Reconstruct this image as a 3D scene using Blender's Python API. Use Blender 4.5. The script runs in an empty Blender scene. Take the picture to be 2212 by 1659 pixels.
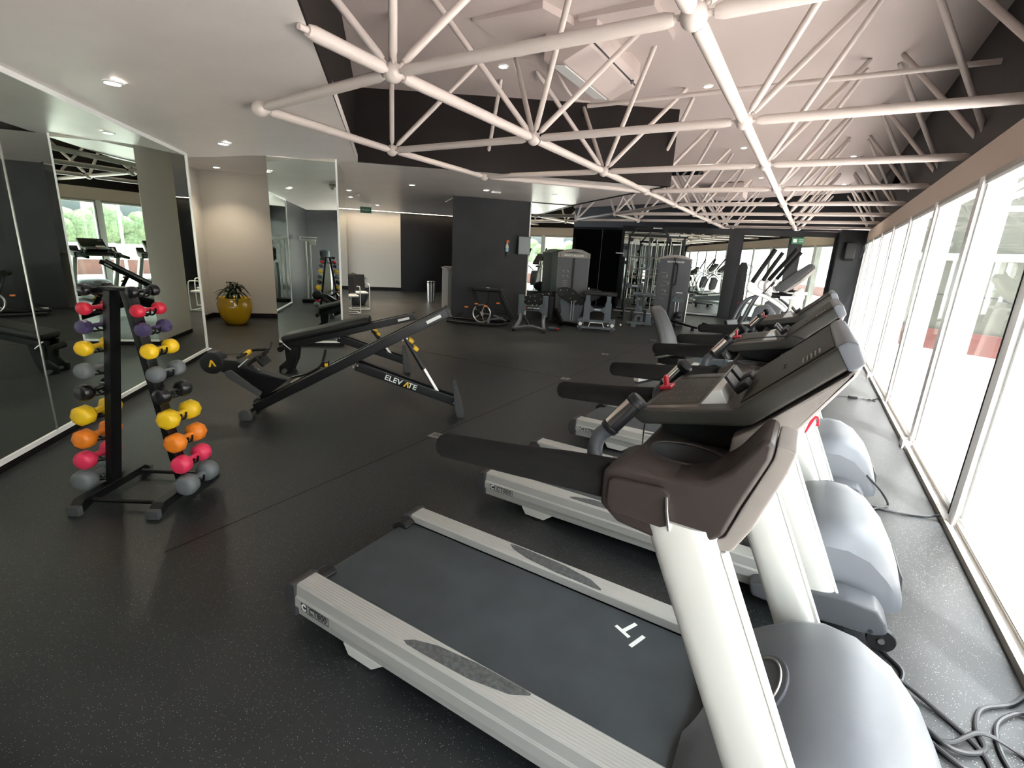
import bpy, bmesh, math, random
from mathutils import Vector, Matrix, Euler
random.seed(7)
R = math.radians
PI = math.pi
scene = bpy.context.scene
COL = scene.collection

# ------------------------------------------------------------------ camera, light, exposure
def make_camera():
    yaw, pitch, roll = R(30.555), R(14.901), R(3.009)
    cy, sy, cp, sp = math.cos(yaw), math.sin(yaw), math.cos(pitch), math.sin(pitch)
    f = Vector((-sy*cp, cy*cp, -sp)); r = Vector((cy, sy, 0)); u = r.cross(f)
    r2 = math.cos(roll)*r + math.sin(roll)*u
    u2 = -math.sin(roll)*r + math.cos(roll)*u
    m = Matrix((r2, u2, -f)).transposed().to_4x4()
    m.translation = (0, 0, 1.6)
    cam = bpy.data.cameras.new('camera'); cam.sensor_width = 36; cam.lens = 1048.52/2212*36
    cam.clip_start = 0.02; cam.clip_end = 300
    o = bpy.data.objects.new('camera', cam); COL.objects.link(o); o.matrix_world = m
    scene.camera = o
make_camera()

scene.view_settings.view_transform = 'Standard'
scene.view_settings.look = 'None'
scene.view_settings.gamma = 1
scene.view_settings.use_curve_mapping = False
scene.view_settings.exposure = 1.8

world = bpy.data.worlds.new('world'); scene.world = world; world.use_nodes = True
wn = world.node_tree
bg = wn.nodes['Background']
bg.inputs[0].default_value = (0.86, 0.95, 1.0, 1)
bg.inputs[1].default_value = 3.6

def lamp(name, kind, loc, energy, color, rot=(0, 0, 0), **kw):
    l = bpy.data.lights.new(name, kind); l.energy = energy; l.color = color
    for k, v in kw.items():
        if hasattr(l, k): setattr(l, k, v)
    o = bpy.data.objects.new(name, l); COL.objects.link(o); o.location = loc; o.rotation_euler = rot
    return o
sd = Vector((-0.25, 0.33, -0.91)).normalized()
sun = lamp('sun', 'SUN', (6, -4, 12), 9.5, (1, 0.95, 0.91), angle=R(3))
sun.rotation_euler = sd.to_track_quat('-Z', 'Y').to_euler()
# light portal filling the window opening (guides sky sampling only)
pt = lamp('window_portal', 'AREA', (1.30, 7.35, 1.25), 1, (1, 1, 1), rot=(0, R(90), 0), shape='RECTANGLE')
pt.data.size = 2.4; pt.data.size_y = 20.0
pt.data.cycles.is_portal = True

# ------------------------------------------------------------------ materials
MAT = {}
def mat(name, col, rough=0.5, metal=0.0, spec=0.5, noise=0.0, nscale=20, bump=0.0, bscale=60, coat=0.0, col2=None, emit=None, estr=0):
    m = bpy.data.materials.new(name); m.use_nodes = True
    nt = m.node_tree; b = nt.nodes['Principled BSDF']
    b.inputs['Base Color'].default_value = (*col, 1)
    b.inputs['Roughness'].default_value = rough
    b.inputs['Metallic'].default_value = metal
    b.inputs['Specular IOR Level'].default_value = spec
    if coat: b.inputs['Coat Weight'].default_value = coat
    if noise or col2:
        tc = nt.nodes.new('ShaderNodeTexCoord'); n = nt.nodes.new('ShaderNodeTexNoise')
        n.inputs['Scale'].default_value = nscale; n.inputs['Detail'].default_value = 5
        nt.links.new(tc.outputs['Object'], n.inputs['Vector'])
        r = nt.nodes.new('ShaderNodeValToRGB')
        c2 = col2 or tuple(min(1, c*(1+noise)) for c in col); c1 = col if col2 else tuple(c*(1-noise) for c in col)
        r.color_ramp.elements[0].color = (*c1, 1); r.color_ramp.elements[1].color = (*c2, 1)
        r.color_ramp.elements[0].position = 0.35; r.color_ramp.elements[1].position = 0.65
        nt.links.new(n.outputs['Fac'], r.inputs['Fac']); nt.links.new(r.outputs['Color'], b.inputs['Base Color'])
    if bump:
        tc = nt.nodes.new('ShaderNodeTexCoord'); n = nt.nodes.new('ShaderNodeTexNoise')
        n.inputs['Scale'].default_value = bscale; n.inputs['Detail'].default_value = 4
        bp = nt.nodes.new('ShaderNodeBump'); bp.inputs['Strength'].default_value = bump; bp.inputs['Distance'].default_value = 0.01
        nt.links.new(tc.outputs['Object'], n.inputs['Vector']); nt.links.new(n.outputs['Fac'], bp.inputs['Height'])
        nt.links.new(bp.outputs['Normal'], b.inputs['Normal'])
    if emit:
        b.inputs['Emission Color'].default_value = (*emit, 1); b.inputs['Emission Strength'].default_value = estr
    MAT[name] = m
    return m

def floor_material():
    m = bpy.data.materials.new('speckled_rubber'); m.use_nodes = True
    nt = m.node_tree; b = nt.nodes['Principled BSDF']
    tc = nt.nodes.new('ShaderNodeTexCoord')
    big = nt.nodes.new('ShaderNodeTexNoise'); big.inputs['Scale'].default_value = 0.9; big.inputs['Detail'].default_value = 6
    fine = nt.nodes.new('ShaderNodeTexNoise'); fine.inputs['Scale'].default_value = 260; fine.inputs['Detail'].default_value = 3
    vor = nt.nodes.new('ShaderNodeTexVoronoi'); vor.inputs['Scale'].default_value = 300
    for n in (big, fine, vor): nt.links.new(tc.outputs['Object'], n.inputs['Vector'])
    r1 = nt.nodes.new('ShaderNodeValToRGB')
    r1.color_ramp.elements[0].color = (0.0078, 0.0096, 0.0104, 1); r1.color_ramp.elements[1].color = (0.0158, 0.0180, 0.0188, 1)
    r1.color_ramp.elements[0].position = 0.3; r1.color_ramp.elements[1].position = 0.7
    nt.links.new(big.outputs['Fac'], r1.inputs['Fac'])
    # crumbs: small voronoi cells whose random value is high
    sep = nt.nodes.new('ShaderNodeSeparateColor'); nt.links.new(vor.outputs['Color'], sep.inputs[0])
    gt = nt.nodes.new('ShaderNodeMath'); gt.operation = 'GREATER_THAN'; gt.inputs[1].default_value = 0.955
    nt.links.new(sep.outputs[0], gt.inputs[0])
    lt = nt.nodes.new('ShaderNodeMath'); lt.operation = 'LESS_THAN'; lt.inputs[1].default_value = 0.38
    nt.links.new(vor.outputs['Distance'], lt.inputs[0])
    mu = nt.nodes.new('ShaderNodeMath'); mu.operation = 'MULTIPLY'
    nt.links.new(gt.outputs[0], mu.inputs[0]); nt.links.new(lt.outputs[0], mu.inputs[1])
    mx = nt.nodes.new('ShaderNodeMix'); mx.data_type = 'RGBA'; mx.inputs['B'].default_value = (0.30, 0.315, 0.32, 1)
    nt.links.new(mu.outputs[0], mx.inputs['Factor']); nt.links.new(r1.outputs['Color'], mx.inputs['A'])
    nt.links.new(mx.outputs['Result'], b.inputs['Base Color'])
    rr = nt.nodes.new('ShaderNodeMapRange'); rr.inputs['To Min'].default_value = 0.33; rr.inputs['To Max'].default_value = 0.50
    nt.links.new(big.outputs['Fac'], rr.inputs['Value']); nt.links.new(rr.outputs[0], b.inputs['Roughness'])
    bp = nt.nodes.new('ShaderNodeBump'); bp.inputs['Strength'].default_value = 0.22; bp.inputs['Distance'].default_value = 0.004
    nt.links.new(fine.outputs['Fac'], bp.inputs['Height']); nt.links.new(bp.outputs['Normal'], b.inputs['Normal'])
    b.inputs['Specular IOR Level'].default_value = 0.52
    return m

def rail_material():
    # brushed silver extrusion with fine lengthwise ribs
    m = bpy.data.materials.new('ribbed_silver'); m.use_nodes = True
    nt = m.node_tree; b = nt.nodes['Principled BSDF']
    b.inputs['Base Color'].default_value = (0.46, 0.465, 0.44, 1); b.inputs['Metallic'].default_value = 0.35; b.inputs['Roughness'].default_value = 0.42
    tc = nt.nodes.new('ShaderNodeTexCoord'); sp = nt.nodes.new('ShaderNodeSeparateXYZ'); nt.links.new(tc.outputs['Object'], sp.inputs[0])
    ml = nt.nodes.new('ShaderNodeMath'); ml.operation = 'MULTIPLY'; ml.inputs[1].default_value = 2*PI/0.012
    nt.links.new(sp.outputs['Y'], ml.inputs[0])
    si = nt.nodes.new('ShaderNodeMath'); si.operation = 'SINE'; nt.links.new(ml.outputs[0], si.inputs[0])
    bp = nt.nodes.new('ShaderNodeBump'); bp.inputs['Strength'].default_value = 0.35; bp.inputs['Distance'].default_value = 0.002
    nt.links.new(si.outputs[0], bp.inputs['Height']); nt.links.new(bp.outputs['Normal'], b.inputs['Normal'])
    return m

def glass_material():
    m = bpy.data.materials.new('window_glass'); m.use_nodes = True
    nt = m.node_tree; nt.nodes.clear()
    out = nt.nodes.new('ShaderNodeOutputMaterial'); mix = nt.nodes.new('ShaderNodeMixShader')
    tr = nt.nodes.new('ShaderNodeBsdfTransparent'); tr.inputs[0].default_value = (0.96, 0.955, 0.95, 1)
    gl = nt.nodes.new('ShaderNodeBsdfGlossy'); gl.inputs['Roughness'].default_value = 0.01
    lw = nt.nodes.new('ShaderNodeLayerWeight'); lw.inputs['Blend'].default_value = 0.5
    pw = nt.nodes.new('ShaderNodeMath'); pw.operation = 'POWER'; pw.inputs[1].default_value = 6.0
    sc_ = nt.nodes.new('ShaderNodeMath'); sc_.operation = 'MULTIPLY_ADD'; sc_.inputs[1].default_value = 0.30; sc_.inputs[2].default_value = 0.03
    nt.links.new(lw.outputs['Facing'], pw.inputs[0]); nt.links.new(pw.outputs[0], sc_.inputs[0])
    fr = sc_
    nt.links.new(fr.outputs[0], mix.inputs[0]); nt.links.new(tr.outputs[0], mix.inputs[1]); nt.links.new(gl.outputs[0], mix.inputs[2])
    nt.links.new(mix.outputs[0], out.inputs[0])
    return m

def leaf_material():
    return mat('leaf_green', (0.012, 0.035, 0.010), 0.4, noise=0.5, nscale=9)

M_floor = floor_material(); M_rail = rail_material(); M_glass = glass_material()
M_ceil = mat('ceiling_paint', (0.76, 0.705, 0.675), 0.33, bump=0.12, bscale=3, noise=0.03, nscale=2)
M_hceil = mat('upper_ceiling_paint', (0.56, 0.475, 0.45), 0.7, bump=0.1, bscale=4)
M_beige = mat('beige_wall_paint', (0.56, 0.52, 0.455), 0.6, bump=0.05, bscale=30)
M_blackwall = mat('charcoal_wall_paint', (0.010, 0.010, 0.0125), 0.45, spec=0.3, bump=0.1, bscale=8, noise=0.25, nscale=2)
M_fascia = mat('fascia_dark_paint', (0.013, 0.009, 0.008), 0.6, spec=0.25, bump=0.1, bscale=10)
M_blackgloss = mat('black_glossy_panel', (0.003, 0.003, 0.003), 0.08, spec=0.3)
M_wood = mat('dark_door_panel', (0.004, 0.003, 0.003), 0.35, spec=0.3)
M_base = mat('black_skirting', (0.006, 0.005, 0.005), 0.5, spec=0.25)
M_mirror = mat('mirror_glass', (0.77, 0.85, 0.79), 0.0, metal=1.0)
M_white = mat('white_aluminium', (0.88, 0.89, 0.88), 0.35)
M_track = mat('track_metal', (0.33, 0.31, 0.27), 0.4, metal=0.5)
M_header = mat('header_paint', (0.66, 0.54, 0.45), 0.6, bump=0.1, bscale=20)
M_truss = mat('truss_cream_paint', (0.64, 0.565, 0.525), 0.38, bump=0.04, bscale=15)
M_silver = mat('silver_painted_steel', (0.72, 0.725, 0.68), 0.36, metal=0.3)
M_dkplastic = mat('dark_grey_plastic', (0.040, 0.041, 0.042), 0.48, bump=0.08, bscale=400)
M_brown = mat('charcoal_soft_plastic', (0.036, 0.028, 0.025), 0.42, spec=0.4, bump=0.06, bscale=350)
M_hood = mat('slate_plastic_hood', (0.125, 0.135, 0.15), 0.42, bump=0.05, bscale=300)
M_shroud = mat('graphite_plastic', (0.075, 0.08, 0.09), 0.4, bump=0.05, bscale=300)
M_greyback = mat('warm_grey_plastic', (0.27, 0.245, 0.225), 0.35, bump=0.05, bscale=300)
M_cap = mat('matte_black_plastic', (0.011, 0.011, 0.012), 0.42, spec=0.35)
M_foam = mat('black_foam', (0.0135, 0.013, 0.0125), 0.9, spec=0.2, bump=0.25, bscale=500)
M_belt = mat('running_belt', (0.035, 0.044, 0.049), 0.55, noise=0.12, nscale=7, bump=0.1, bscale=500)
M_pad = mat('anti_slip_pad', (0.075, 0.08, 0.08), 0.75, noise=0.3, nscale=60, bump=0.2, bscale=300)
M_chrome = mat('chrome', (0.72, 0.66, 0.60), 0.14, metal=1.0)
M_steel = mat('brushed_steel', (0.55, 0.54, 0.52), 0.3, metal=1.0)
M_screen = mat('console_overlay', (0.030, 0.032, 0.022), 0.55, spec=0.25)
M_print = mat('printed_marks', (0.33, 0.29, 0.25), 0.5)
M_white_ink = mat('white_ink', (0.75, 0.78, 0.76), 0.5)
M_dark_ink = mat('dark_ink', (0.02, 0.022, 0.022), 0.5)
M_red = mat('red_plastic', (0.50, 0.012, 0.03), 0.35)
M_blk = mat('black_powder_coat', (0.0045, 0.0045, 0.005), 0.33, spec=0.35, bump=0.03, bscale=300)
M_vinyl = mat('black_vinyl', (0.006, 0.006, 0.006), 0.42, spec=0.35, bump=0.12, bscale=220)
M_rubber = mat('rubber_grey', (0.05, 0.053, 0.055), 0.7)
M_gun = mat('gunmetal_paint', (0.11, 0.13, 0.145), 0.4, metal=0.2)
M_cab = mat('cabinet_grey_plastic', (0.075, 0.08, 0.09), 0.35)
M_yel = mat('yellow_plastic', (0.75, 0.46, 0.01), 0.35)
M_pot = mat('yellow_glazed_ceramic', (0.62, 0.36, 0.008), 0.12, coat=0.8)
M_soil = mat('potting_soil', (0.02, 0.013, 0.009), 0.9, bump=0.5, bscale=60)
M_leaf = leaf_material()
M_cable = mat('black_cable', (0.02, 0.022, 0.024), 0.4)
M_deck = mat('outdoor_terrace', (0.80, 0.75, 0.71), 0.8, noise=0.05, nscale=2)
M_brick = mat('red_plinth_paint', (0.075, 0.028, 0.024), 0.8, noise=0.1, nscale=4)
M_outwall = mat('pale_green_wall', (0.075, 0.082, 0.068), 0.8, noise=0.06, nscale=2)
M_hedge = mat('hedge_green', (0.06, 0.085, 0.04), 0.8, col2=(0.13, 0.16, 0.09), nscale=9, bump=1.0, bscale=8)
M_lampglow = mat('lamp_glow', (1, 1, 1), 0.5, emit=(1, 0.93, 0.80), estr=30)
M_cove = mat('cove_glow', (1, 1, 1), 0.5, emit=(1, 0.86, 0.62), estr=2.8)
M_green = mat('green_sign', (0.02, 0.16, 0.07), 0.4)
M_blue = mat('pale_blue_liquid', (0.35, 0.62, 0.72), 0.2)
M_orange = mat('orange_plastic', (0.75, 0.18, 0.02), 0.4)
DB = {
 'black': mat('black_dumbbell_vinyl', (0.010, 0.010, 0.011), 0.25),
 'red': mat('red_dumbbell_vinyl', (0.58, 0.018, 0.045), 0.4, bump=0.1, bscale=60),
 'purple': mat('purple_dumbbell_vinyl', (0.055, 0.042, 0.11), 0.4, bump=0.1, bscale=60),
 'yellow': mat('yellow_dumbbell_vinyl', (0.78, 0.50, 0.012), 0.42, bump=0.1, bscale=60),
 'grey': mat('grey_dumbbell_vinyl', (0.13, 0.145, 0.15), 0.5, bump=0.1, bscale=60),
 'orange': mat('orange_dumbbell_vinyl', (0.80, 0.22, 0.015), 0.42, bump=0.1, bscale=60),
 'pink': mat('pink_dumbbell_vinyl', (0.72, 0.035, 0.10), 0.42, bump=0.1, bscale=60)}

# ------------------------------------------------------------------ mesh helpers
def V3(*a): return Vector(a)
def NB(): return bmesh.new()
def _bevel(bm, faces, w, seg=2):
    if w <= 0: return
    es = set()
    for f in faces:
        for e in f.edges: es.add(e)
    bmesh.ops.bevel(bm, geom=list(es), offset=w, segments=seg, profile=0.5, affect='EDGES', clamp_overlap=True)
def box(bm, c, s, rot=None, bev=0.0, seg=2):
    g = bmesh.ops.create_cube(bm, size=1)
    M = Matrix.Translation(Vector(c)) @ ((rot.to_matrix().to_4x4() if isinstance(rot, Euler) else rot.to_4x4()) if rot else Matrix.Identity(4)) @ Matrix.Diagonal((*s, 1))
    bmesh.ops.transform(bm, matrix=M, verts=g['verts'])
    fs = set(f for v in g['verts'] for f in v.link_faces)
    _bevel(bm, fs, bev, seg)
    return bm
def box2(bm, a, b, bev=0.0):
    c = [(p+q)/2 for p, q in zip(a, b)]; s = [abs(q-p) for p, q in zip(a, b)]
    return box(bm, c, s, bev=bev)
def prism(bm, poly, ax, a, b, bev=0.0, seg=2):
    def mk(p, t):
        if ax == 'y': return (p[0], t, p[1])
        if ax == 'x': return (t, p[0], p[1])
        return (p[0], p[1], t)
    v1 = [bm.verts.new(mk(p, a)) for p in poly]; v2 = [bm.verts.new(mk(p, b)) for p in poly]
    fs = [bm.faces.new(v1), bm.faces.new(v2[::-1])]
    n = len(poly)
    for i in range(n): fs.append(bm.faces.new((v1[i], v2[i], v2[(i+1) % n], v1[(i+1) % n])))
    bmesh.ops.recalc_face_normals(bm, faces=fs)
    _bevel(bm, fs, bev, seg)
    return bm
def tube(bm, pts, r, seg=12, cap=True, radii=None, flat=1.0, upv=None):
    pts = [Vector(p) for p in pts]; n = len(pts)
    rings = []; prev = None
    for i, p in enumerate(pts):
        t = (pts[min(i+1, n-1)] - pts[max(i-1, 0)]).normalized()
        if prev is None:
            h = Vector(upv) if upv else (Vector((0, 0, 1)) if abs(t.z) < 0.9 else Vector((1, 0, 0)))
            x = (h - t*h.dot(t)).normalized()
        else:
            x = (prev - t*prev.dot(t)).normalized()
        prev = x; y = t.cross(x)
        rr = radii[i] if radii else r
        rings.append([bm.verts.new(p + rr*(math.cos(2*PI*k/seg)*x + flat*math.sin(2*PI*k/seg)*y)) for k in range(seg)])
    fs = []
    for a, b in zip(rings, rings[1:]):
        for k in range(seg): fs.append(bm.faces.new((a[k], a[(k+1) % seg], b[(k+1) % seg], b[k])))
    if cap:
        fs.append(bm.faces.new(rings[0][::-1])); fs.append(bm.faces.new(rings[-1]))
    bmesh.ops.recalc_face_normals(bm, faces=fs)
    return bm
def curve_pts(pts, n=8):
    P = [Vector(p) for p in pts]; P = [P[0]*2-P[1]] + P + [P[-1]*2-P[-2]]; out = []
    for i in range(1, len(P)-2):
        for k in range(n):
            t = k/n; a, b, c, d = P[i-1], P[i], P[i+1], P[i+2]
            out.append(0.5*((2*b) + (c-a)*t + (2*a-5*b+4*c-d)*t*t + (3*b-a-3*c+d)*t**3))
    out.append(P[-2]); return out
def ball(bm, c, r, s=(1, 1, 1), u=16, v=10):
    g = bmesh.ops.create_uvsphere(bm, u_segments=u, v_segments=v, radius=r)
    bmesh.ops.transform(bm, matrix=Matrix.Translation(Vector(c)) @ Matrix.Diagonal((*s, 1)), verts=g['verts'])
    return bm
def lathe(bm, prof, c=(0, 0, 0), seg=28, ax='z', cap=True, sx=1, sy=1):
    c = Vector(c); rings = []
    for r, h in prof:
        ring = []
        for k in range(seg):
            a, b = r*math.cos(2*PI*k/seg)*sx, r*math.sin(2*PI*k/seg)*sy
            p = (a, b, h) if ax == 'z' else ((h, a, b) if ax == 'x' else (a, h, b))
            ring.append(bm.verts.new(c + Vector(p)))
        rings.append(ring)
    fs = []
    for a, b in zip(rings, rings[1:]):
        for k in range(seg): fs.append(bm.faces.new((a[k], a[(k+1) % seg], b[(k+1) % seg], b[k])))
    if cap:
        fs.append(bm.faces.new(rings[0][::-1])); fs.append(bm.faces.new(rings[-1]))
    bmesh.ops.recalc_face_normals(bm, faces=fs)
    return bm
def loft(bm, rings, cap=True, closed=True):
    vs = [[bm.verts.new(p) for p in r] for r in rings]; fs = []
    n = len(vs[0])
    for a, b in zip(vs, vs[1:]):
        for k in range(n if closed else n-1): fs.append(bm.faces.new((a[k], a[(k+1) % n], b[(k+1) % n], b[k])))
    if cap and closed:
        fs.append(bm.faces.new(vs[0][::-1])); fs.append(bm.faces.new(vs[-1]))
    bmesh.ops.recalc_face_normals(bm, faces=fs)
    return bm
def torus(bm, c, R0, r, ax='z', seg=24, rs=8, sx=1, sy=1):
    vs = []
    for i in range(seg):
        a = 2*PI*i/seg; row = []
        for j in range(rs):
            b = 2*PI*j/rs; q = R0 + r*math.cos(b); h = r*math.sin(b)
            x, y = q*math.cos(a)*sx, q*math.sin(a)*sy
            p = (x, y, h) if ax == 'z' else ((h, x, y) if ax == 'x' else (x, h, y))
            row.append(bm.verts.new(Vector(c)+Vector(p)))
        vs.append(row)
    fs = []
    for i in range(seg):
        for j in range(rs):
            fs.append(bm.faces.new((vs[i][j], vs[(i+1) % seg][j], vs[(i+1) % seg][(j+1) % rs], vs[i][(j+1) % rs])))
    bmesh.ops.recalc_face_normals(bm, faces=fs)
    return bm
def obj(name, bm, m, parent=None, smooth=35, loc=None, rot=None):
    me = bpy.data.meshes.new(name); bm.normal_update(); bm.to_mesh(me); bm.free()
    me.materials.append(m)
    if smooth:
        for p in me.polygons: p.use_smooth = True
        try: me.set_sharp_from_angle(angle=R(smooth))
        except Exception: pass
    wn_ = bool(smooth) and smooth < 50 and len(me.polygons) > 6
    o = bpy.data.objects.new(name, me); COL.objects.link(o)
    if wn_: md = o.modifiers.new('normals', 'WEIGHTED_NORMAL'); md.keep_sharp = True
    if parent: o.parent = parent
    if loc: o.location = loc
    if rot: o.rotation_euler = rot
    return o
def tag(o, label, cat, group=None):
    o['label'] = label; o['category'] = cat
    if group: o['group'] = group
    return o
def thing(name, label, cat, loc=(0, 0, 0), rotz=0, group=None):
    o = bpy.data.objects.new(name, None); o.empty_display_size = 0.1; COL.objects.link(o)
    o.location = loc; o.rotation_euler = (0, 0, rotz)
    return tag(o, label, cat, group)
def struct(name, bm, m, parent=None, smooth=0):
    o = obj(name, bm, m, parent, smooth)
    if parent is None: o['kind'] = 'structure'
    return o
def kids(o): return [c for c in bpy.data.objects if c.parent == o]
def dup(root, loc, rotz, label, group=None):
    r = root.copy(); COL.objects.link(r); r.location = loc; r.rotation_euler = (0, 0, rotz); r['label'] = label
    if group: r['group'] = group
    for ch in kids(root):
        if ch.parent != root: continue
        c = ch.copy(); COL.objects.link(c); c.parent = r
        for g in kids(ch):
            d = g.copy(); COL.objects.link(d); d.parent = c
    return r
def text(name, s, size, m, parent, loc, rot, ext=0.0008, bold=0.0, sx=1.0):
    cu = bpy.data.curves.new(name, 'FONT'); cu.body = s; cu.size = size; cu.extrude = ext; cu.offset = bold
    cu.align_x = 'CENTER'; cu.align_y = 'CENTER'
    t = bpy.data.objects.new(name, cu); COL.objects.link(t)
    dg = bpy.context.evaluated_depsgraph_get()
    me = bpy.data.meshes.new_from_object(t.evaluated_get(dg)); bpy.data.objects.remove(t)
    me.materials.clear(); me.materials.append(m)
    o = bpy.data.objects.new(name, me); COL.objects.link(o)
    if parent: o.parent = parent
    o.location = loc; o.rotation_euler = rot; o.scale = (sx, 1, 1)
    return o

# ================================================================== THE ROOM
CZ = 2.88                                           # low ceiling
def HC(x): return 4.20 + 0.045*(x-0.3)              # sloping upper ceiling
XW = 1.08                                           # window plane
WZ = 2.43
YF = 16.05                                          # far mirror wall
def poly_slab(poly, z0, z1):
    bm = NB(); return prism(bm, poly, 'z', z0, z1)
def vwall(p, q, z0, z1, th=0.08, side=1):
    """vertical wall whose visible face is the line p-q; thickness goes to the left (side 1) or right of p->q"""
    p = Vector((p[0], p[1])); q = Vector((q[0], q[1])); t = (q-p).normalized(); n = Vector((-t.y, t.x))*side*th
    return prism(NB(), [tuple(p), tuple(q), tuple(q+n), tuple(p+n)], 'z', z0, z1)

struct('floor', poly_slab([(-22, 22), (-22, 1.5), (-8.6, 1.5), (-8.6, 3.4), (-7.6, 3.88), (1.12, -4.84), (1.12, 22)], -0.12, 0), M_floor)
# low ceiling with its pointed tip
def LC(s):                                          # height of the low ceiling over the line x + y = s (dips towards the mirror wall)
    pts = [(-3.9, 2.645), (-3.62, 2.655), (-2.3, 2.785), (-1.2, 2.835), (-0.65, 2.875), (99, 2.875)]
    for (a, b), (c, e) in zip(pts, pts[1:]):
        if s <= c: return b + (e-b)*max(0, (s-a)/(c-a))
    return CZ
bm = NB(); rings = []
for s_ in [-3.9, -3.3, -2.7, -2.1, -1.6, -1.1, -0.65]:
    row = []
    for u_ in (-4.6, 8.02):
        x, y = (s_-u_*math.sqrt(2))/2, (s_+u_*math.sqrt(2))/2
        if u_ > 0 and s_ > -2.3: u2 = 8.02 + (8.52-8.02)*min(1, (s_+2.3)/0.9); x, y = (s_-u2*math.sqrt(2))/2, (s_+u2*math.sqrt(2))/2
        if u_ < 0: x, y = min(x, 1.15), (s_ - min(x, 1.15))
        row.append((x, y, LC(s_)))
    rings.append([row[0], row[1], (row[1][0], row[1][1], row[1][2]+0.1), (row[0][0], row[0][1], row[0][2]+0.1)])
loft(bm, rings)
struct('ceiling', bm, M_ceil, smooth=60)
low = [(-6.375, 5.70), (-2.41, 9.09), (-8.10, 14.30), (-8.6, 14.6), (-8.9, 11.0), (-7.60, 9.85), (-7.10, 4.70), (-6.75, 5.25)]
struct('ceiling', poly_slab(low, CZ, CZ+0.10), M_ceil)
# slightly higher ceiling over the reception side
rec = [(-7.38, 3.50), (-7.10, 4.70), (-7.60, 9.85), (-8.9, 11.0), (-8.6, 14.6), (-16, 21.5), (-21, 12), (-14, 0)]
struct('ceiling', poly_slab(rec, CZ+0.02, CZ+0.12), M_ceil)
# upper ceiling (slopes gently up towards the windows)
bm = NB()
loft(bm, [[(x, -6, HC(x)), (x, -6, HC(x)+0.1), (x, 22, HC(x)+0.1), (x, 22, HC(x))] for x in (-13, 1.3)])
struct('ceiling', bm, M_hceil)
# fascias round the well
struct('wall_fascia', vwall((0.985, -1.612), (-6.36, 5.698), CZ-0.006, 4.4, 0.1, 1), M_fascia)
struct('wall_fascia', vwall((-6.355, 5.682), (-2.392, 9.074), CZ-0.003, 4.4, 0.1, 1), M_fascia)
struct('wall_fascia', vwall((-2.392, 9.087), (-8.10, 14.31), CZ-0.003, 4.4, 0.1, 1), M_fascia)
struct('wall_back_void', vwall((-13, 21.0), (1.3, 21.0), 0, 4.5, 0.1, 1), M_blackwall)
# window side: dark wall above the header, header beam
struct('wall_right', prism(NB(), [(1.20, -6), (1.45, -6), (1.45, 21), (1.20, 21)], 'z', 2.72, 4.5), M_fascia)
struct('trim_1', prism(NB(), [(XW+0.01, WZ), (XW+0.24, WZ), (XW+0.24, 2.74), (XW+0.01, 2.74)], 'y', -2.6, 17.4, 0.004), M_header)
struct('trim_2', prism(NB(), [(XW-0.01, WZ-0.035), (XW+0.1, WZ-0.035), (XW+0.1, WZ+0.004), (XW-0.01, WZ+0.004)], 'y', -2.6, 17.3), M_track)
# sill track: low white kerb with two grey runners
bm = NB(); box2(bm, (XW-0.05, -2.6, 0), (XW+0.16, 17.3, 0.03))
struct('trim_3', bm, M_white)
bm = NB(); box2(bm, (XW-0.055, -2.6, 0), (XW-0.035, 17.3, 0.04)); box2(bm, (XW+0.0, -2.6, 0.03), (XW+0.02, 17.3, 0.055)); box2(bm, (XW+0.09, -2.6, 0.03), (XW+0.11, 17.3, 0.055))
struct('trim_4', bm, M_track)
# windows
ys = [-2.6, -1.43, 0.40, 2.22, 4.03, 5.76, 7.60, 9.42, 11.25, 13.05, 14.80, 16.40, 17.3]
for i, (a, b) in enumerate(zip(ys, ys[1:])):
    bm = NB(); big = (i % 2 == 0)
    w = 0.062
    box2(bm, (XW-0.02, a-w, 0.03), (XW+0.19, a+w, WZ))               # mullion
    box2(bm, (XW-0.004, a+w, 0.055), (XW+0.05, a+w+0.035, WZ))         # sash stiles
    box2(bm, (XW+0.01, b-w-0.035, 0.055), (XW+0.06, b-w, WZ))
    box2(bm, (XW+0.0, a+w, 0.05), (XW+0.05, b-w, 0.10)); box2(bm, (XW+0.0, a+w, WZ-0.07), (XW+0.05, b-w, WZ-0.02))
    if i in (3, 5, 7, 1):
        box2(bm, (XW-0.075, a-0.07, 0), (XW+0.10, a+0.09, 0.075))
    f = struct('window_%d' % (i+1), bm, M_white)
    bm = NB(); box2(bm, (XW+0.028, a+w+0.03, 0.10), (XW+0.034, b-w-0.03, WZ-0.07))
    obj('pane', bm, M_glass, f, smooth=0)
    if i not in (2, 3, 4): continue
    bm = NB(); box2(bm, (XW-0.026, a+w-0.002, 0.06), (XW-0.006, a+w+0.006, WZ)); obj('gasket', bm, M_cap, f, smooth=0)

# left mirrored wall: line x + y = -3.62
def LP(s, off=0.0):                                # s metres along the wall from the far edge (-7.24, 3.62)
    d = 1/math.sqrt(2)
    return (-7.24 + d*s - d*off, 3.62 - d*s - d*off)
MZ = 2.655
struct('wall_left', vwall(LP(-0.02, 0.03), LP(9.2, 0.03), 0, CZ+0.1, 0.14, -1), M_blackwall)
seams = [0.0, 3.35, 5.2]
for i, (a, b) in enumerate(zip(seams, seams[1:])):
    p, q = LP(a+0.006), LP(b-0.006)
    o = struct('trim_%d' % (5+i), vwall(p, q, 0.085, MZ-0.03, 0.012, -1), M_mirror)
    o.name = 'wall_left_mirror'
bm = vwall(LP(0, -0.01), LP(5.2, -0.01), 0.055, 0.09, 0.03, -1)
struct('trim_8', bm, M_white)
struct('baseboard_left', vwall(LP(0, 0.0), LP(5.2, 0.0), 0.0, 0.055, 0.03, -1), M_base)
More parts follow.
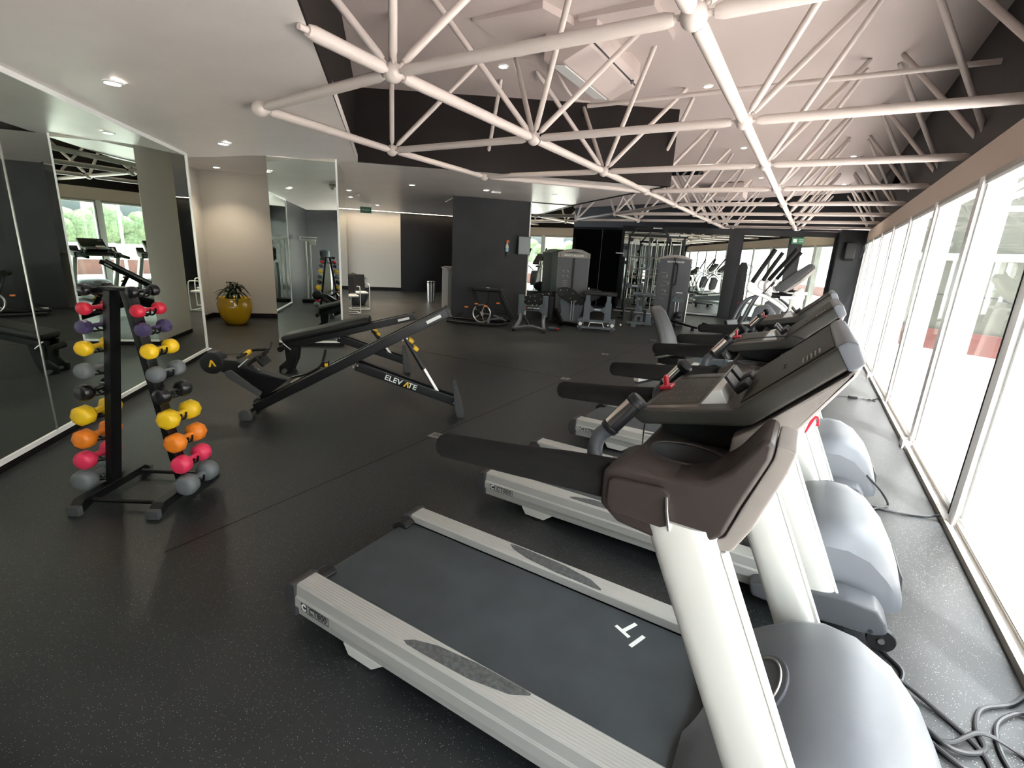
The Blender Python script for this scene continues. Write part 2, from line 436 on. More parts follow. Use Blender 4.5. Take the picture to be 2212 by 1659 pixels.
struct('trim_9', vwall(LP(0, -0.008), LP(5.2, -0.008), MZ-0.03, MZ+0.01, 0.03, -1), M_white)
struct('trim_10', vwall(LP(-0.035, -0.012), LP(0.0, -0.012), 0.05, MZ, 0.04, -1), M_white)
struct('trim_11', vwall(LP(3.341, -0.004), LP(3.353, -0.004), 0.085, MZ-0.03, 0.012, -1), M_steel)
struct('trim_12', vwall(LP(5.2, -0.012), LP(5.24, -0.012), 0.05, MZ, 0.04, -1), M_white)
struct('wall_left_end', vwall((-7.36, 3.50), (-9.3, 3.10), 0, CZ+0.1, 0.1, -1), M_beige)

# mirrored pillar (its mirror faces n = (.7,-.7))
d = 1/math.sqrt(2)
PL0 = (-7.10, 4.66); PL1 = (-6.42, 5.34); PD = 1.25
pp = [PL0, PL1, (PL1[0]-d*PD, PL1[1]+d*PD), (PL0[0]-d*PD, PL0[1]+d*PD)]
struct('wall_pillar', prism(NB(), pp, 'z', 0, CZ+0.1), M_beige)
struct('wall_pillar_mirror', vwall((PL0[0]+d*0.012, PL0[1]-d*0.012), (PL1[0]+d*0.012, PL1[1]-d*0.012), 0.09, 2.80, 0.012, 1), M_mirror)
bm = vwall((PL0[0]+d*0.02, PL0[1]-d*0.02), (PL1[0]+d*0.02, PL1[1]-d*0.02), 0.06, 0.09, 0.02, 1)
struct('trim_13', bm, M_white)
q1 = (PL1[0]+d*0.012, PL1[1]-d*0.012+0.0); q2 = (PL1[0]-d*PD, PL1[1]+d*PD)
struct('wall_pillar_side_mirror', vwall((PL1[0]+d*.014, PL1[1]+d*.014), (q2[0]+d*.014, q2[1]+d*.014), 0.09, 2.83, 0.012, 1), M_mirror)
struct('trim_14', prism(NB(), [(PL1[0]+.0, PL1[1]-.018), (PL1[0]+.018, PL1[1]), (PL1[0], PL1[1]+.018), (PL1[0]-.018, PL1[1])], 'z', 0.06, CZ), M_white)
struct('baseboard_pillar', prism(NB(), [(a*1.0, b*1.0) for a, b in [(PL0[0]-.01, PL0[1]-.012), (PL1[0]+.016, PL1[1]), (pp[2][0], pp[2][1]+.016), (pp[3][0]-.016, pp[3][1])]], 'z', 0, 0.06), M_base)

# wall behind the yellow pot: plane x - y = -16.3
struct('wall_pot', vwall((-10.70, 5.55), (-9.30, 6.95), 0, CZ+0.1, 0.15, 1), M_beige)
struct('wall_pot_end', vwall((-10.70, 5.55), (-8.7, 3.55), 0, CZ+0.1, 0.15, -1), M_beige)
struct('wall_pot_back', vwall((-9.30, 6.95), (-9.7, 7.35), 0, CZ+0.1, 0.15, 1), M_beige)
struct('baseboard_pot', vwall((-10.70+.015, 5.55-.015), (-9.30+.015, 6.95-.015), 0, 0.10, 0.02, 1), M_base)
struct('baseboard_pot_end', vwall((-10.70+.015, 5.55+.015), (-8.7+.015, 3.55+.015), 0, 0.10, 0.02, -1), M_base)
struct('wall_west', vwall((-8.8, 3.2), (-14, 8.6), 0, CZ+0.2, 0.1, -1), M_beige)

# reception back wall: plane x - y = -28.2
def BP(s, off=0): return (-16.6 + d*s + d*off, 11.6 + d*s - d*off)
struct('wall_reception', vwall(BP(-4), BP(3.95), 0, 3.3, 0.12, 1), M_beige)
struct('wall_reception_pier', prism(NB(), [BP(0.4), BP(0.4, 0.35), BP(1.75, 0.35), BP(1.75)], 'z', 0, 3.02), M_beige)
struct('baseboard_reception', vwall(BP(-4, 0.02), BP(3.95, 0.02), 0, 0.12, 0.02, 1), M_base)
struct('baseboard_reception_pier', prism(NB(), [BP(0.38), BP(0.38, 0.37), BP(1.77, 0.37), BP(1.77)], 'z', 0, 0.12), M_base)
dr = struct('door_1', vwall(BP(3.95), BP(8.5), 0, 3.0, 0.12, 1), M_wood)
struct('wall_reception_top', vwall(BP(3.95), BP(8.5), 3.0, 3.3, 0.12, 1), M_beige)
bm = vwall(BP(0.8, 0.5), BP(6.2, 0.5), 2.90, 2.94, 0.14, 1); struct('trim_15', bm, M_cove)

# charcoal wall behind the far machines (45 degrees) and the mirror beside it
struct('wall_charcoal', prism(NB(), [(-7.63, 9.72), (-7.0, 10.30), (-6.26, 11.06), (-6.40, 11.25), (-7.05, 10.75), (-7.50, 9.95)], 'z', 0, CZ+0.05), M_blackwall)
struct('wall_charcoal_return', vwall((-7.25, 10.45), (-9.2, 12.4), 0, CZ+0.05, 0.1, -1), M_blackwall)
struct('wall_mirror_backing', vwall((-6.28, 11.10), (-5.46, 11.92), 0, 3.6, 0.12, 1), M_blackwall)
struct('wall_centre_mirror', vwall((-6.26, 11.08), (-5.44, 11.90), 0.72, CZ-0.02, 0.012, 1), M_mirror)
struct('trim_16', vwall((-6.25, 11.04), (-6.23, 11.06), 0.1, CZ, 0.03, 1), M_white)

# far wall with mirrors
TH = R(13); FA = Vector((-5.58, 16.0))
def FW(r, off=0.0):
    """point on the turned far wall seen in direction x/y = r, off metres in front of it"""
    t = (r*FA.y - FA.x)/(math.cos(TH) - r*math.sin(TH))
    return (FA.x + t*math.cos(TH) + off*math.sin(TH), FA.y + t*math.sin(TH) - off*math.cos(TH))
def FZ(z, p): return 1.6 + (z-1.6)*p[1]/16.05
struct('wall_back', prism(NB(), [(-11.5, YF+0.02), (-5.58, YF+0.02), (-5.58, YF+0.2), (-11.5, YF+0.2)], 'z', 0, 2.64), M_blackwall)
struct('wall_back', vwall(FW(-5.58/16.0, -0.02), FW(0.0745, -0.02), 0, 2.70, 0.2, 1), M_blackwall)
def ymir(x0, x1, z0, z1, nm='wall_back_mirror', m=None):
    bm = NB(); box2(bm, (x0, YF-0.005, z0), (x1, YF+0.018, z1)); return struct(nm, bm, m or M_mirror)
for x0, x1, z1 in ((-5.50, -2.32, 2.50), (-1.92, -0.76, 2.48), (-0.42, 0.30, 2.48)):
    a, b = FW(x0/16.05), FW(x1/16.05)
    struct('wall_back_mirror', vwall(a, b, 0.10, FZ(z1, ((a[0]+b[0])/2, (a[1]+b[1])/2)), 0.018, 1), M_mirror)
ymir(-7.35, -6.28, 0.05, 2.56, 'wall_back_panel', M_blackgloss); ymir(-6.26, -5.60, 0.05, 2.56, 'wall_back_panel', M_blackgloss)
bm = NB(); box2(bm, (-6.275, YF-0.012, 0.05), (-6.262, YF, 2.56)); struct('trim_17', bm, M_steel)
bm = NB(); box2(bm, (-7.45, YF-0.3, 0), (-7.36, YF, 2.3)); struct('wall_back_edge', bm, M_beige)
struct('trim_18', vwall(FW(-0.345, 0.01), FW(-0.145, 0.01), 0.04, 0.09, 0.02, 1), M_steel)
struct('wall_back_pier', vwall(FW(0.0228, 0.25), FW(0.066, 0.25), 0, 2.76, 0.34, 1), M_blackwall)
struct('wall_front', vwall((1.45, -2.6), (-2.0, -2.6), 0, 4.4, 0.12, 1), M_blackwall)

# thin rubber seams and metal inlay plates in the floor
bm = NB(); box2(bm, (-2.653, 1.0, 0), (-2.647, 15.9, 0.0015)); struct('trim_19', bm, M_base)
bm = NB(); box2(bm, (-7.2, 5.947, 0), (-2.65, 5.953, 0.0015)); struct('trim_20', bm, M_base)
for k, (x, y, who) in enumerate([(-2.64, 3.18, 'nearest of the four, between the incline bench and the treadmills'), (-2.65, 5.92, 'second nearest, where two mat seams meet'),
                                 (-2.88, 8.03, 'third along the seam, left of the exercise bike seat'), (-2.66, 10.31, 'farthest of the four, before the far machines')]):
    t = thing('floor_plate', 'small square metal floor plate, ' + who, 'floor plate', (x, y, 0.0), R(4), 'metal floor plates along the seam')
    bm = NB(); box(bm, (0, 0, 0.0015), (0.11, 0.11, 0.003)); obj('plate', bm, M_steel, t, smooth=0)
    bm = NB(); torus(bm, (0, 0, 0.0035), 0.022, 0.003, seg=16, rs=5); box(bm, (0.035, 0, 0.0035), (0.006, 0.05, 0.001)); obj('engraving', bm, M_dark_ink, t)

# ================================================================== SPACE FRAME
S = 2.149
def BN(i, j): return Vector((-0.77 + S*0.9958*i, 2.97 + S*j, 2.85))
def TN(i, j): return Vector((-0.77 + S*0.9958*(i+.5), 2.97 + S*(j+.5), 4.43))
frame = thing('space_frame', 'cream painted tubular space frame with ball nodes spanning under the high ceiling', 'space frame')
def bar(name, a, b, r, inset=(0.075, 0.075), sleeve=True):
    a, b = Vector(a), Vector(b); t = (b-a).normalized()
    p, q = a+t*inset[0], b-t*inset[1]
    if sleeve:
        pts = [p-t*0.03, p+t*0.03, p+t*0.031, p+t*0.075, q-t*0.075, q-t*0.031, q-t*0.03, q+t*0.03]
        rad = [r*.42, r*.42, r*.75, r, r, r*.75, r*.42, r*.42]
    else: pts = [p, q]; rad = [r, r]
    return obj(name, tube(NB(), pts, r, 12, radii=rad), M_truss, frame)
def cut(a, b, ztest):
    a, b = Vector(a), Vector(b); return a + (b-a)*ztest
XR = 1.21
CR, WR = 0.040, 0.030
C0 = Vector((-4.56, 2.97, 2.765))
# lengthwise chords
for j in range(-1, 8): bar('chord', BN(0, j), BN(0, j+1), 0.046)
bar('chord', BN(0, 8), BN(0, 8.38), CR, (0.07, 0))
for j in range(0, 8): bar('chord', BN(-1, j), BN(-1, j+1), 0.046)
bar('chord', BN(-1, 0), (-2.88, 2.19, 2.85), 0.046, (0.07, 0)); bar('chord', BN(-1, 8), BN(-1, 8.38), CR, (0.07, 0))
bar('chord', C0, BN(-2, 1), 0.042); bar('chord', BN(-2, 1), BN(-2, 2), CR); bar('chord', BN(-2, 5), BN(-2, 6), CR)
# cross chords
left = {0: C0, 1: BN(-2, 1), 2: BN(-2, 2), 3: None, 4: None, 5: BN(-2, 5), 6: BN(-2, 6), 7: None, 8: None}
for j, l in left.items():
    if l is not None: bar('chord', l, BN(-1, j), CR)
for j in range(-1, 9):
    if j >= 0: bar('chord', BN(-1, j), BN(0, j), CR)
    a = BN(0, j); bar('chord', a, (XR, a.y, a.z), CR, (0.075, 0))
bar('chord', BN(-3, 6), BN(-2, 6), CR)
for a, b in (((-2, 2), (-1, 3)), ((-1, 4), (-2, 5)), ((-2, 5), (-3, 6))): bar('chord', BN(*a), BN(*b), CR)
# webs
def web(b, t, k=0.97):
    a, c = BN(*b), TN(*t)
    # stop just inside the ceiling
    kk = 0.97
    for _ in range(40):
        p = a + (c-a)*kk
        if p.z < HC(p.x)+0.03: break
        kk -= 0.01
    bar('web', a, a+(c-a)*kk, WR, (0.075, 0.0))
for j in range(-1, 9):
    for tj in (j-1, j): web((0, j), (0, tj))
    for tj in (j-1, j): web((1, j), (0, tj))
for j in range(0, 9):
    for ti in (-2, -1):
        for tj in (j-1, j): web((-1, j), (ti, tj))
for b, ts in {(-2, 1): ((-2, 0), (-2, 1)), (-2, 2): ((-3, 1), (-2, 1), (-2, 2)), (-2, 5): ((-3, 5), (-2, 4), (-2, 5)), (-2, 6): ((-3, 5), (-3, 6), (-2, 5), (-2, 6)), (-3, 6): ((-4, 6), (-3, 6), (-3, 5))}.items():
    for t in ts: web(b, t)
nodes = [BN(0, j) for j in range(-1, 9)] + [BN(-1, j) for j in range(0, 9)] + [BN(-2, 1), BN(-2, 2), BN(-2, 5), BN(-2, 6), BN(-3, 6), C0]
nb = NB(); ball(nb, (0, 0, 0), 0.072, u=20, v=14)
ref = obj('node', nb, M_truss, frame); ref.location = nodes[0]
for p in nodes[1:]:
    c = ref.copy(); COL.objects.link(c); c.parent = frame; c.location = p
bm = tube(NB(), [(-3.13, 6.99, 3.67), (1.2, 7.05, 3.67)], 0.028, 12)
tag(obj('ceiling_pipe', bm, M_truss), 'straight horizontal cream pipe above the truss, ending at the dark wall over the windows', 'pipe')

# ================================================================== CEILING FITTINGS
def downlight(x, y, z, label, group, energy, color=(1, 0.86, 0.66), slope=0.0, bright=True):
    t = thing('ceiling_downlight', label, 'downlight', (x, y, z), 0, group)
    bm = NB(); lathe(bm, [(0.050, -0.012), (0.055, -0.016), (0.072, -0.010), (0.076, 0.0), (0.05, 0.0)], cap=False); obj('trim_ring', bm, M_white, t)
    bm = NB(); lathe(bm, [(0.049, -0.004), (0.049, -0.010), (0.03, -0.016), (0.001, -0.017)], cap=True); obj('lamp_glass', bm, M_lampglow, t)
    l = bpy.data.lights.new('downlight_lamp', 'SPOT'); l.energy = energy; l.color = color; l.spot_size = R(110); l.spot_blend = 0.7; l.shadow_soft_size = 0.05
    lo = bpy.data.objects.new('lamp', l); COL.objects.link(lo); lo.parent = t; lo.location = (0, 0, -0.03)
LOWL = [(-4.86, 1.96, 'nearest downlight in the low grey ceiling, above the left mirror wall'), (-6.45, 3.68, 'downlight in the low ceiling just before the end of the left mirror wall'),
        (-9.85, 5.45, 'warm downlight close to the beige wall above the yellow plant pot'), (-7.35, 8.00, 'downlight in the low ceiling left of the charcoal wall, beyond the mirrored pillar'),
        (-6.15, 8.94, 'downlight in the low ceiling in front of the charcoal wall'), (-5.02, 9.90, 'downlight in the tip of the low ceiling, right of the charcoal wall'),
        (-9.86, 8.55, 'reception downlight nearest the mirrored pillar'), (-11.1, 9.67, 'reception downlight just beyond the one nearest the pillar'), (-12.1, 11.6, 'reception downlight beside the green exit sign')]
for k, (x, y, lab) in enumerate(LOWL):
    z = LC(x+y) if k < 2 else (CZ if 3 <= k <= 5 else CZ+0.02)
    downlight(x, y, z, lab, 'downlights in the low ceiling', {2: 24, 6: 70, 7: 70, 8: 70}.get(k, 22))
for x, y, lab in [(-1.79, 8.17, 'nearest lit downlight in the high ceiling, left of the long truss chord'), (-1.79, 12.42, 'middle downlight in the left row of the high ceiling'), (-1.79, 16.51, 'farthest downlight in the left row of the high ceiling'),
                  (0.30, 14.45, 'nearer downlight in the right row of the high ceiling, near the windows'), (0.30, 18.79, 'farther downlight in the right row of the high ceiling'), (-4.0, 6.11, 'downlight in the high ceiling beside the boxed soffit')]:
    downlight(x, y, HC(x), lab, 'downlights in the high ceiling', 26)
# shallow soffits boxed under the high ceiling
struct('ceiling_soffit', poly_slab([(-3.60, 4.86), (-2.78, 4.92), (-2.66, 5.35), (-2.9, 7.4), (-3.62, 7.9)], 3.99, 4.15), M_hceil)
struct('ceiling_soffit', poly_slab([(-2.60, 5.36), (-1.80, 5.40), (-1.82, 6.30), (-2.58, 6.4)], 4.03, 4.17), M_hceil)
# split air conditioner
ac = thing('air_conditioner', 'cream split air conditioner hung under the high ceiling behind the truss', 'air conditioner', (-2.72, 6.15, 3.70))
bm = NB(); prism(bm, [(-0.30, 0.02), (-0.05, -0.02), (0.26, 0.10), (0.32, 0.22), (0.32, 0.40), (-0.30, 0.40)], 'y', -0.72, 0.78, 0.015); obj('body', bm, M_hceil, ac)
bm = NB(); prism(bm, [(-0.25, -0.002), (-0.07, -0.032), (-0.07, -0.022), (-0.25, 0.010)], 'y', -0.62, 0.68); obj('louvre', bm, M_white, ac, smooth=0)
bm = NB(); prism(bm, [(0.02, 0.008), (0.20, 0.078), (0.20, 0.084), (0.02, 0.02)], 'y', -0.66, -0.655); prism(bm, [(0.275, 0.12), (0.283, 0.135), (0.27, 0.16), (0.262, 0.15)], 'y', -0.70, 0.76); obj('seam', bm, M_dark_ink, ac, smooth=0)
bm = NB(); lathe(bm, [(0.028, 0.0), (0.028, 0.012), (0.001, 0.013)]); bmesh.ops.transform(bm, matrix=Matrix.Translation((0.28, 0.62, 0.13)) @ Euler((0, R(125), 0)).to_matrix().to_4x4(), verts=bm.verts); obj('badge', bm, M_shroud, ac)
bm = tube(NB(), curve_pts([(-0.30, -0.8, 0.35), (-0.55, -0.6, 0.33), (-0.58, -0.1, 0.30), (-0.56, 0.6, 0.05), (-0.38, 0.85, 0.02)], 6), 0.018, 8); obj('drain_hose', bm, M_hceil, ac)
for yy in (-0.5, 0.55):
    bm = NB(); box2(bm, (-0.02, yy-0.02, 0.39), (0.02, yy+0.02, 0.47)); obj('hanger', bm, M_white, ac, smooth=0)
ac2 = thing('ceiling_cassette', 'boxy cream air conditioner under the far end of the high ceiling', 'air conditioner', (-2.7, 17.4, 3.85))
bm = NB(); box(bm, (0, 0, 0), (0.9, 1.0, 0.42), bev=0.03); obj('body', bm, M_hceil, ac2)
bm = NB(); box(bm, (-0.46, 0, -0.02), (0.02, 0.8, 0.2)); obj('grille', bm, M_shroud, ac2)
bm = NB(); box(bm, (-3.55, 14.6, 4.015), (1.0, 0.8, 0.04)); tag(obj('ceiling_hatch', bm, M_blackgloss, smooth=0), 'black rectangular opening in the high ceiling beside the far air conditioner', 'ceiling hatch')
# small smoke detectors and signs
t = thing('exit_sign', 'small green emergency exit sign hanging from the reception ceiling', 'exit sign', (-12.35, 11.35, 2.72), R(45))
bm = NB(); box(bm, (0, 0, 0), (0.34, 0.03, 0.18)); obj('panel', bm, M_green, t, smooth=0)
text('lettering', 'SALIDA', 0.075, M_white_ink, t, (0, -0.017, 0), (R(90), 0, 0))
bm = NB(); tube(bm, [(-0.12, 0, 0.09), (-0.12, 0, 0.18)], 0.004, 6); tube(bm, [(0.12, 0, 0.09), (0.12, 0, 0.18)], 0.004, 6); obj('hanger', bm, M_steel, t)
t = thing('exit_sign', 'green rectangular sign on the dark pier between the far mirrors', 'exit sign', (*FW(-0.0343, 0.04), 2.42), TH)
bm = NB(); box(bm, (0, 0, 0), (0.33, 0.03, 0.18)); obj('panel', bm, M_green, t, smooth=0)
bm = NB(); box(bm, (-0.08, -0.017, 0.0), (0.10, 0.003, 0.10)); box(bm, (0.08, -0.017, 0.03), (0.12, 0.003, 0.015)); box(bm, (0.08, -0.017, -0.02), (0.12, 0.003, 0.015)); obj('pictogram', bm, M_white_ink, t, smooth=0)
bm = NB(); lathe(bm, [(0.001, -0.05), (0.04, -0.048), (0.055, -0.02), (0.06, 0)]); o = obj('smoke_detector', bm, M_white); o.location = (-10.4, 9.3, CZ+0.02); tag(o, 'small round white smoke detector on the reception ceiling', 'smoke detector')
bm = NB(); box(bm, (0, 0, 0), (0.20, 0.035, 0.03), bev=0.006); tube(bm, [(-0.06, 0, 0.01), (-0.06, 0, 0.035)], 0.012, 8); o = obj('motion_sensor', bm, M_white); o.location = (-6.02, 9.13, CZ-0.03); o.rotation_euler = (0, 0, R(40)); tag(o, 'thin white sensor bar beside the downlight before the charcoal wall', 'sensor')
# speakers
def speaker(x, y, z, rz, label, tilt=R(-12)):
    t = thing('wall_speaker', label, 'speaker', (x, y, z), rz)
    bm = NB(); box(bm, (0, 0, 0), (0.24, 0.20, 0.46), bev=0.015); obj('cabinet', bm, M_cap, t, rot=(tilt, 0, 0))
    if x > 0.9: t.scale = (0.62, 0.62, 0.62)
    bm = NB(); box(bm, (0, -0.106, 0), (0.20, 0.008, 0.42), bev=0.003); obj('grille', bm, M_dkplastic, t, rot=(tilt, 0, 0))
    bm = NB(); tube(bm, [(0, 0.08, 0), (0, 0.22, 0.05)], 0.012, 8); obj('bracket', bm, M_blk, t)
speaker(*FW(0.0375, 0.42), 2.16, R(0), 'black wall speaker on the dark pier beside the far end of the windows')
speaker(1.02, 12.6, 3.35, R(-60), 'small black speaker on the dark wall above the window header')
bm = tube(NB(), curve_pts([(1.02, 16.5, 2.6), (1.01, 16.45, 2.25), (0.97, 16.4, 2.0), (1.03, 16.3, 2.12), (1.05, 16.2, 2.4)], 6), 0.008, 6)
tag(obj('hanging_wire', bm, M_cable), 'loose black wire hanging from the header at the far window corner', 'wire')
bm = NB(); box(bm, (*FW(0.060, 0.30), 2.25), (0.035, 0.05, 0.8)); tag(obj('wall_conduit', bm, M_header, smooth=0), 'pale vertical cable duct on the far dark pier next to the windows', 'conduit')


# ================================================================== TREADMILLS
def bool_cut(o, cutters):
    """subtract cutter meshes from o for good"""
    for cb in cutters:
        me = bpy.data.meshes.new('c'); cb.to_mesh(me); cb.free(); c = bpy.data.objects.new('c', me); COL.objects.link(c); c.parent = o.parent
        md = o.modifiers.new('b', 'BOOLEAN'); md.operation = 'DIFFERENCE'; md.object = c; md.solver = 'EXACT'
        bpy.context.view_layer.update()
        dg = bpy.context.evaluated_depsgraph_get()
        new = bpy.data.meshes.new_from_object(o.evaluated_get(dg))
        o.modifiers.clear(); o.data = new; bpy.data.objects.remove(c)
    for p in o.data.polygons: p.use_smooth = True
    o.data.set_sharp_from_angle(angle=R(35))
    md = o.modifiers.new('normals', 'WEIGHTED_NORMAL'); md.keep_sharp = True

def superring(x, w, z0, z1, *_):
    """faceted hood section in the plane x: straight sides, chamfered shoulders, slightly crowned top"""
    h = z1-z0; c1, c2 = min(0.10, h*.45), min(0.035, h*.16)
    half = [(w, z0), (w, z1-c1), (w-0.030, z1-c2), (w-0.085, z1-0.004), (w*0.4, z1+0.006)]
    return [(x, y, z) for y, z in half] + [(x, -y, z) for y, z in half[::-1]]

def make_treadmill(label, loc):
    t = thing('treadmill', label, 'treadmill', loc, 0, 'treadmills in a row along the windows')
    for s, nm in ((-1, 'near'), (1, 'far')):
        # side rail: ribbed step-up top and skirt with lengthwise steps
        sec = [(s*0.300, 0.170), (s*0.300, 0.206), (s*0.306, 0.212), (s*0.392, 0.212), (s*0.400, 0.205), (s*0.404, 0.160), (s*0.412, 0.152), (s*0.414, 0.112), (s*0.400, 0.104), (s*0.398, 0.062), (s*0.382, 0.050), (s*0.36, 0.050), (s*0.36, 0.165)]
        bm = NB(); prism(bm, sec, 'x', -1.635, 0.06)
        rl = obj('side_rail', bm, M_rail, t, smooth=30)
        bm = NB(); prism(bm, [(-1.635, 0.055), (-1.635, 0.212), (-1.655, 0.213), (-1.69, 0.195), (-1.712, 0.155), (-1.712, 0.10), (-1.69, 0.06)], 'y', s*0.285, s*0.416, 0.012); obj('rear_cap', bm, M_dkplastic, t)
        bm = NB(); prism(bm, [(-1.60, 0.185), (-1.62, 0.20), (-1.66, 0.198), (-1.695, 0.17), (-1.70, 0.14), (-1.66, 0.15), (-1.60, 0.165)], 'y', s*0.22, s*0.292, 0.006); obj('roller_guard', bm, M_cap, t)
        # anti-slip pad: long lozenge
        pts = []
        x0, x1 = -1.05, -0.55
        for k in range(17):
            u = k/16; pts.append((x0+(x1-x0)*u, s*(0.312+0.0)+0*u))
        top = [(x0, 0.375), (x0+0.02, 0.383), (x0+0.10, 0.384), (x0+0.30, 0.377), (x0+0.44, 0.352), (x1, 0.318), (x1, 0.310), (x1-0.03, 0.307), (x0+0.28, 0.309), (x0+0.12, 0.325), (x0+0.03, 0.352)]
        bm = NB(); prism(bm, [(a, s*b) for a, b in top], 'z', 0.2115, 0.2135); obj('anti_slip_pad', bm, M_pad, t, smooth=0)
        # rear foot bracket with leveller
        bm = NB(); prism(bm, [(-1.36, 0.06), (-1.33, 0.012), (-1.20, 0.012), (-1.14, 0.06)], 'y', s*0.35, s*0.40, 0.004); obj('foot_bracket', bm, M_silver, t)
        bm = NB(); lathe(bm, [(0.03, 0.0), (0.033, 0.006), (0.014, 0.012), (0.012, 0.03)], c=(-1.255, s*0.375, 0)); obj('foot', bm, M_cap, t)
        # upright: leaning rounded column
        rings = []
        for z in (0.16, 0.30, 0.55, 0.80, 1.06):
            xc = 0.235 - 0.45*(z-0.18)
            ring = []
            for k in range(28):
                a = 2*PI*k/28; c, sn = math.cos(a), math.sin(a)
                px = 0.083*math.copysign(abs(c)**(2/3.4), c); py = 0.052*math.copysign(abs(sn)**(2/2.6), sn)
                ring.append((xc+px, s*0.432+py, z - 0.0*px))
            rings.append(ring)
        bm = NB(); loft(bm, rings); u = obj('upright', bm, M_silver, t, smooth=50)
        bm = NB(); tube(bm, [(0.326, s*0.432-0.030, 0.17), (-0.060, s*0.432-0.030, 1.02)], 0.006, 8); obj('sunlit_edge', bm, M_white, u)  # thin white line paints the sunlight on the upright's front edge
        # upright foot shroud
        bm = NB(); prism(bm, [(-0.02, 0.065), (-0.04, 0.13), (0.10, 0.185), (0.34, 0.215), (0.46, 0.205), (0.50, 0.15), (0.515, 0.105), (0.47, 0.080), (0.2, 0.055)], 'y', s*0.36, s*0.497, 0.018); sh = obj('base_shroud', bm, M_shroud, t)
        bm = NB(); lathe(bm, [(0.010, 0), (0.010, 0.003), (0.001, 0.003)], c=(0.45, s*0.497-(0.001 if s < 0 else 0.002), 0.10), ax='y', seg=12); obj('screw_hole', bm, M_dark_ink, sh)
        # transport wheel
        bm = NB(); lathe(bm, [(0.052, -0.014), (0.055, -0.008), (0.055, 0.008), (0.052, 0.014), (0.036, 0.014), (0.034, 0.006), (0.012, 0.006), (0.012, 0.018), (0.001, 0.018)], c=(0.50, s*0.455, 0.055), ax='y'); wh = obj('transport_wheel', bm, M_cap, t)
        bm = NB(); lathe(bm, [(0.013, -0.022), (0.013, 0.022), (0.001, 0.022)], c=(0.50, s*0.455, 0.055), ax='y', seg=12); obj('hub', bm, M_steel, wh)
        bm = NB(); tube(bm, [(0.35, s*0.43, 0.05), (0.50, s*0.43, 0.06)], 0.014, 8); obj('wheel_arm', bm, M_silver, t)
        # foam arm
        ap = [(-0.865, s*0.405, 1.040), (-0.858, s*0.405, 1.041), (-0.845, s*0.405, 1.043), (-0.6, s*0.405, 1.062), (-0.45, s*0.405, 1.078), (-0.29, s*0.41, 1.092)]
        bm = NB(); tube(bm, ap, 0.035, 20, radii=[0.022, 0.031, 0.036, 0.042, 0.047, 0.051]); obj('armrest', bm, M_foam, t, smooth=50)
        # arm housing
        hz = [(-0.335, 1.05), (-0.29, 1.015), (-0.20, 1.005), (-0.105, 1.02), (-0.065, 1.06), (-0.045, 1.13), (-0.006, 1.245), (-0.004, 1.280), (-0.026, 1.286), (-0.075, 1.205), (-0.115, 1.168), (-0.17, 1.156), (-0.30, 1.154), (-0.335, 1.135)]
        bm = NB(); prism(bm, hz, 'y', s*0.475, s*0.30, 0.022, 3); a = obj('arm_housing', bm, M_brown, t)
        bm = NB(); prism(bm, [(-0.110, 1.021), (-0.063, 1.055), (-0.043, 1.125), (-0.004, 1.247), (-0.003, 1.276), (0.034, 1.268), (0.026, 1.225), (-0.015, 1.09), (-0.045, 1.025), (-0.10, 1.003)], 'y', s*0.462, s*0.31, 0.006); obj('back_reflection', bm, M_greyback, a)  # paler colour stands in for light reflected off the housing's back face
        # side pocket on the housing
        bm = NB(); prism(bm, [(-0.315, 1.06), (-0.30, 1.045), (-0.19, 1.042), (-0.175, 1.05), (-0.18, 1.125), (-0.195, 1.135), (-0.305, 1.128), (-0.315, 1.12)], 'y', s*0.473, s*0.486, 0.005); obj('side_panel', bm, M_brown, a)
        bm = NB(); tube(bm, [(-0.186, s*0.484, 1.118), (-0.180, s*0.492, 1.09), (-0.170, s*0.490, 1.045)], 0.0035, 6); obj('wire_loop', bm, M_steel, a)
        # grip
        gx = -0.385
        g = curve_pts([(gx-0.0, s*0.335, 1.06), (gx-0.03, s*0.315, 1.10), (gx-0.028, s*0.300, 1.145), (gx+0.0, s*0.292, 1.175)], 6)
        bm = NB(); tube(bm, g, 0.020, 14); obj('grip_stem', bm, M_shroud, t)
        p0 = Vector((gx-0.008, s*0.293, 1.168)); p1 = Vector((gx+0.062, s*0.272, 1.262)); dd = (p1-p0).normalized()
        bm = NB(); tube(bm, [p0, p0+dd*0.012, p0+dd*0.014, p1-dd*0.022, p1-dd*0.02, p1-dd*0.006, p1], 0.026, 20, radii=[0.024, 0.0255, 0.0235, 0.0235, 0.0255, 0.0255, 0.020]); gr = obj('grip', bm, M_cap, t)
        # chrome sensor plate wraps the user side half
        vs = []
        zx = Vector((0, s*1.0, 0)); xx = (zx - dd*zx.dot(dd)).normalized(); yy2 = dd.cross(xx)
        ringsc = []
        for q in (p0+dd*0.016, p1-dd*0.024):
            ring = []
            for k in range(15):
                aa = R(-75)+R(150)*k/14
                n0 = Vector((-1.0, -0.35, 0.5)); n0 = (n0 - dd*n0.dot(dd)).normalized(); n1 = dd.cross(n0)
                ring.append(q + 0.0243*(math.cos(aa)*n0 + math.sin(aa)*n1))
            ringsc.append(ring)
        bm = NB(); loft(bm, ringsc, cap=False, closed=False); obj('sensor_plate', bm, M_chrome, gr)
    # cross tray between the arm housings
    tray = NB(); prism(tray, [(-0.325, 1.085), (-0.30, 1.150), (-0.12, 1.152), (-0.02, 1.19), (0.0, 1.10), (-0.06, 1.045), (-0.25, 1.045)], 'y', -0.40, 0.40, 0.012); tr = obj('cup_tray', tray, M_brown, t)
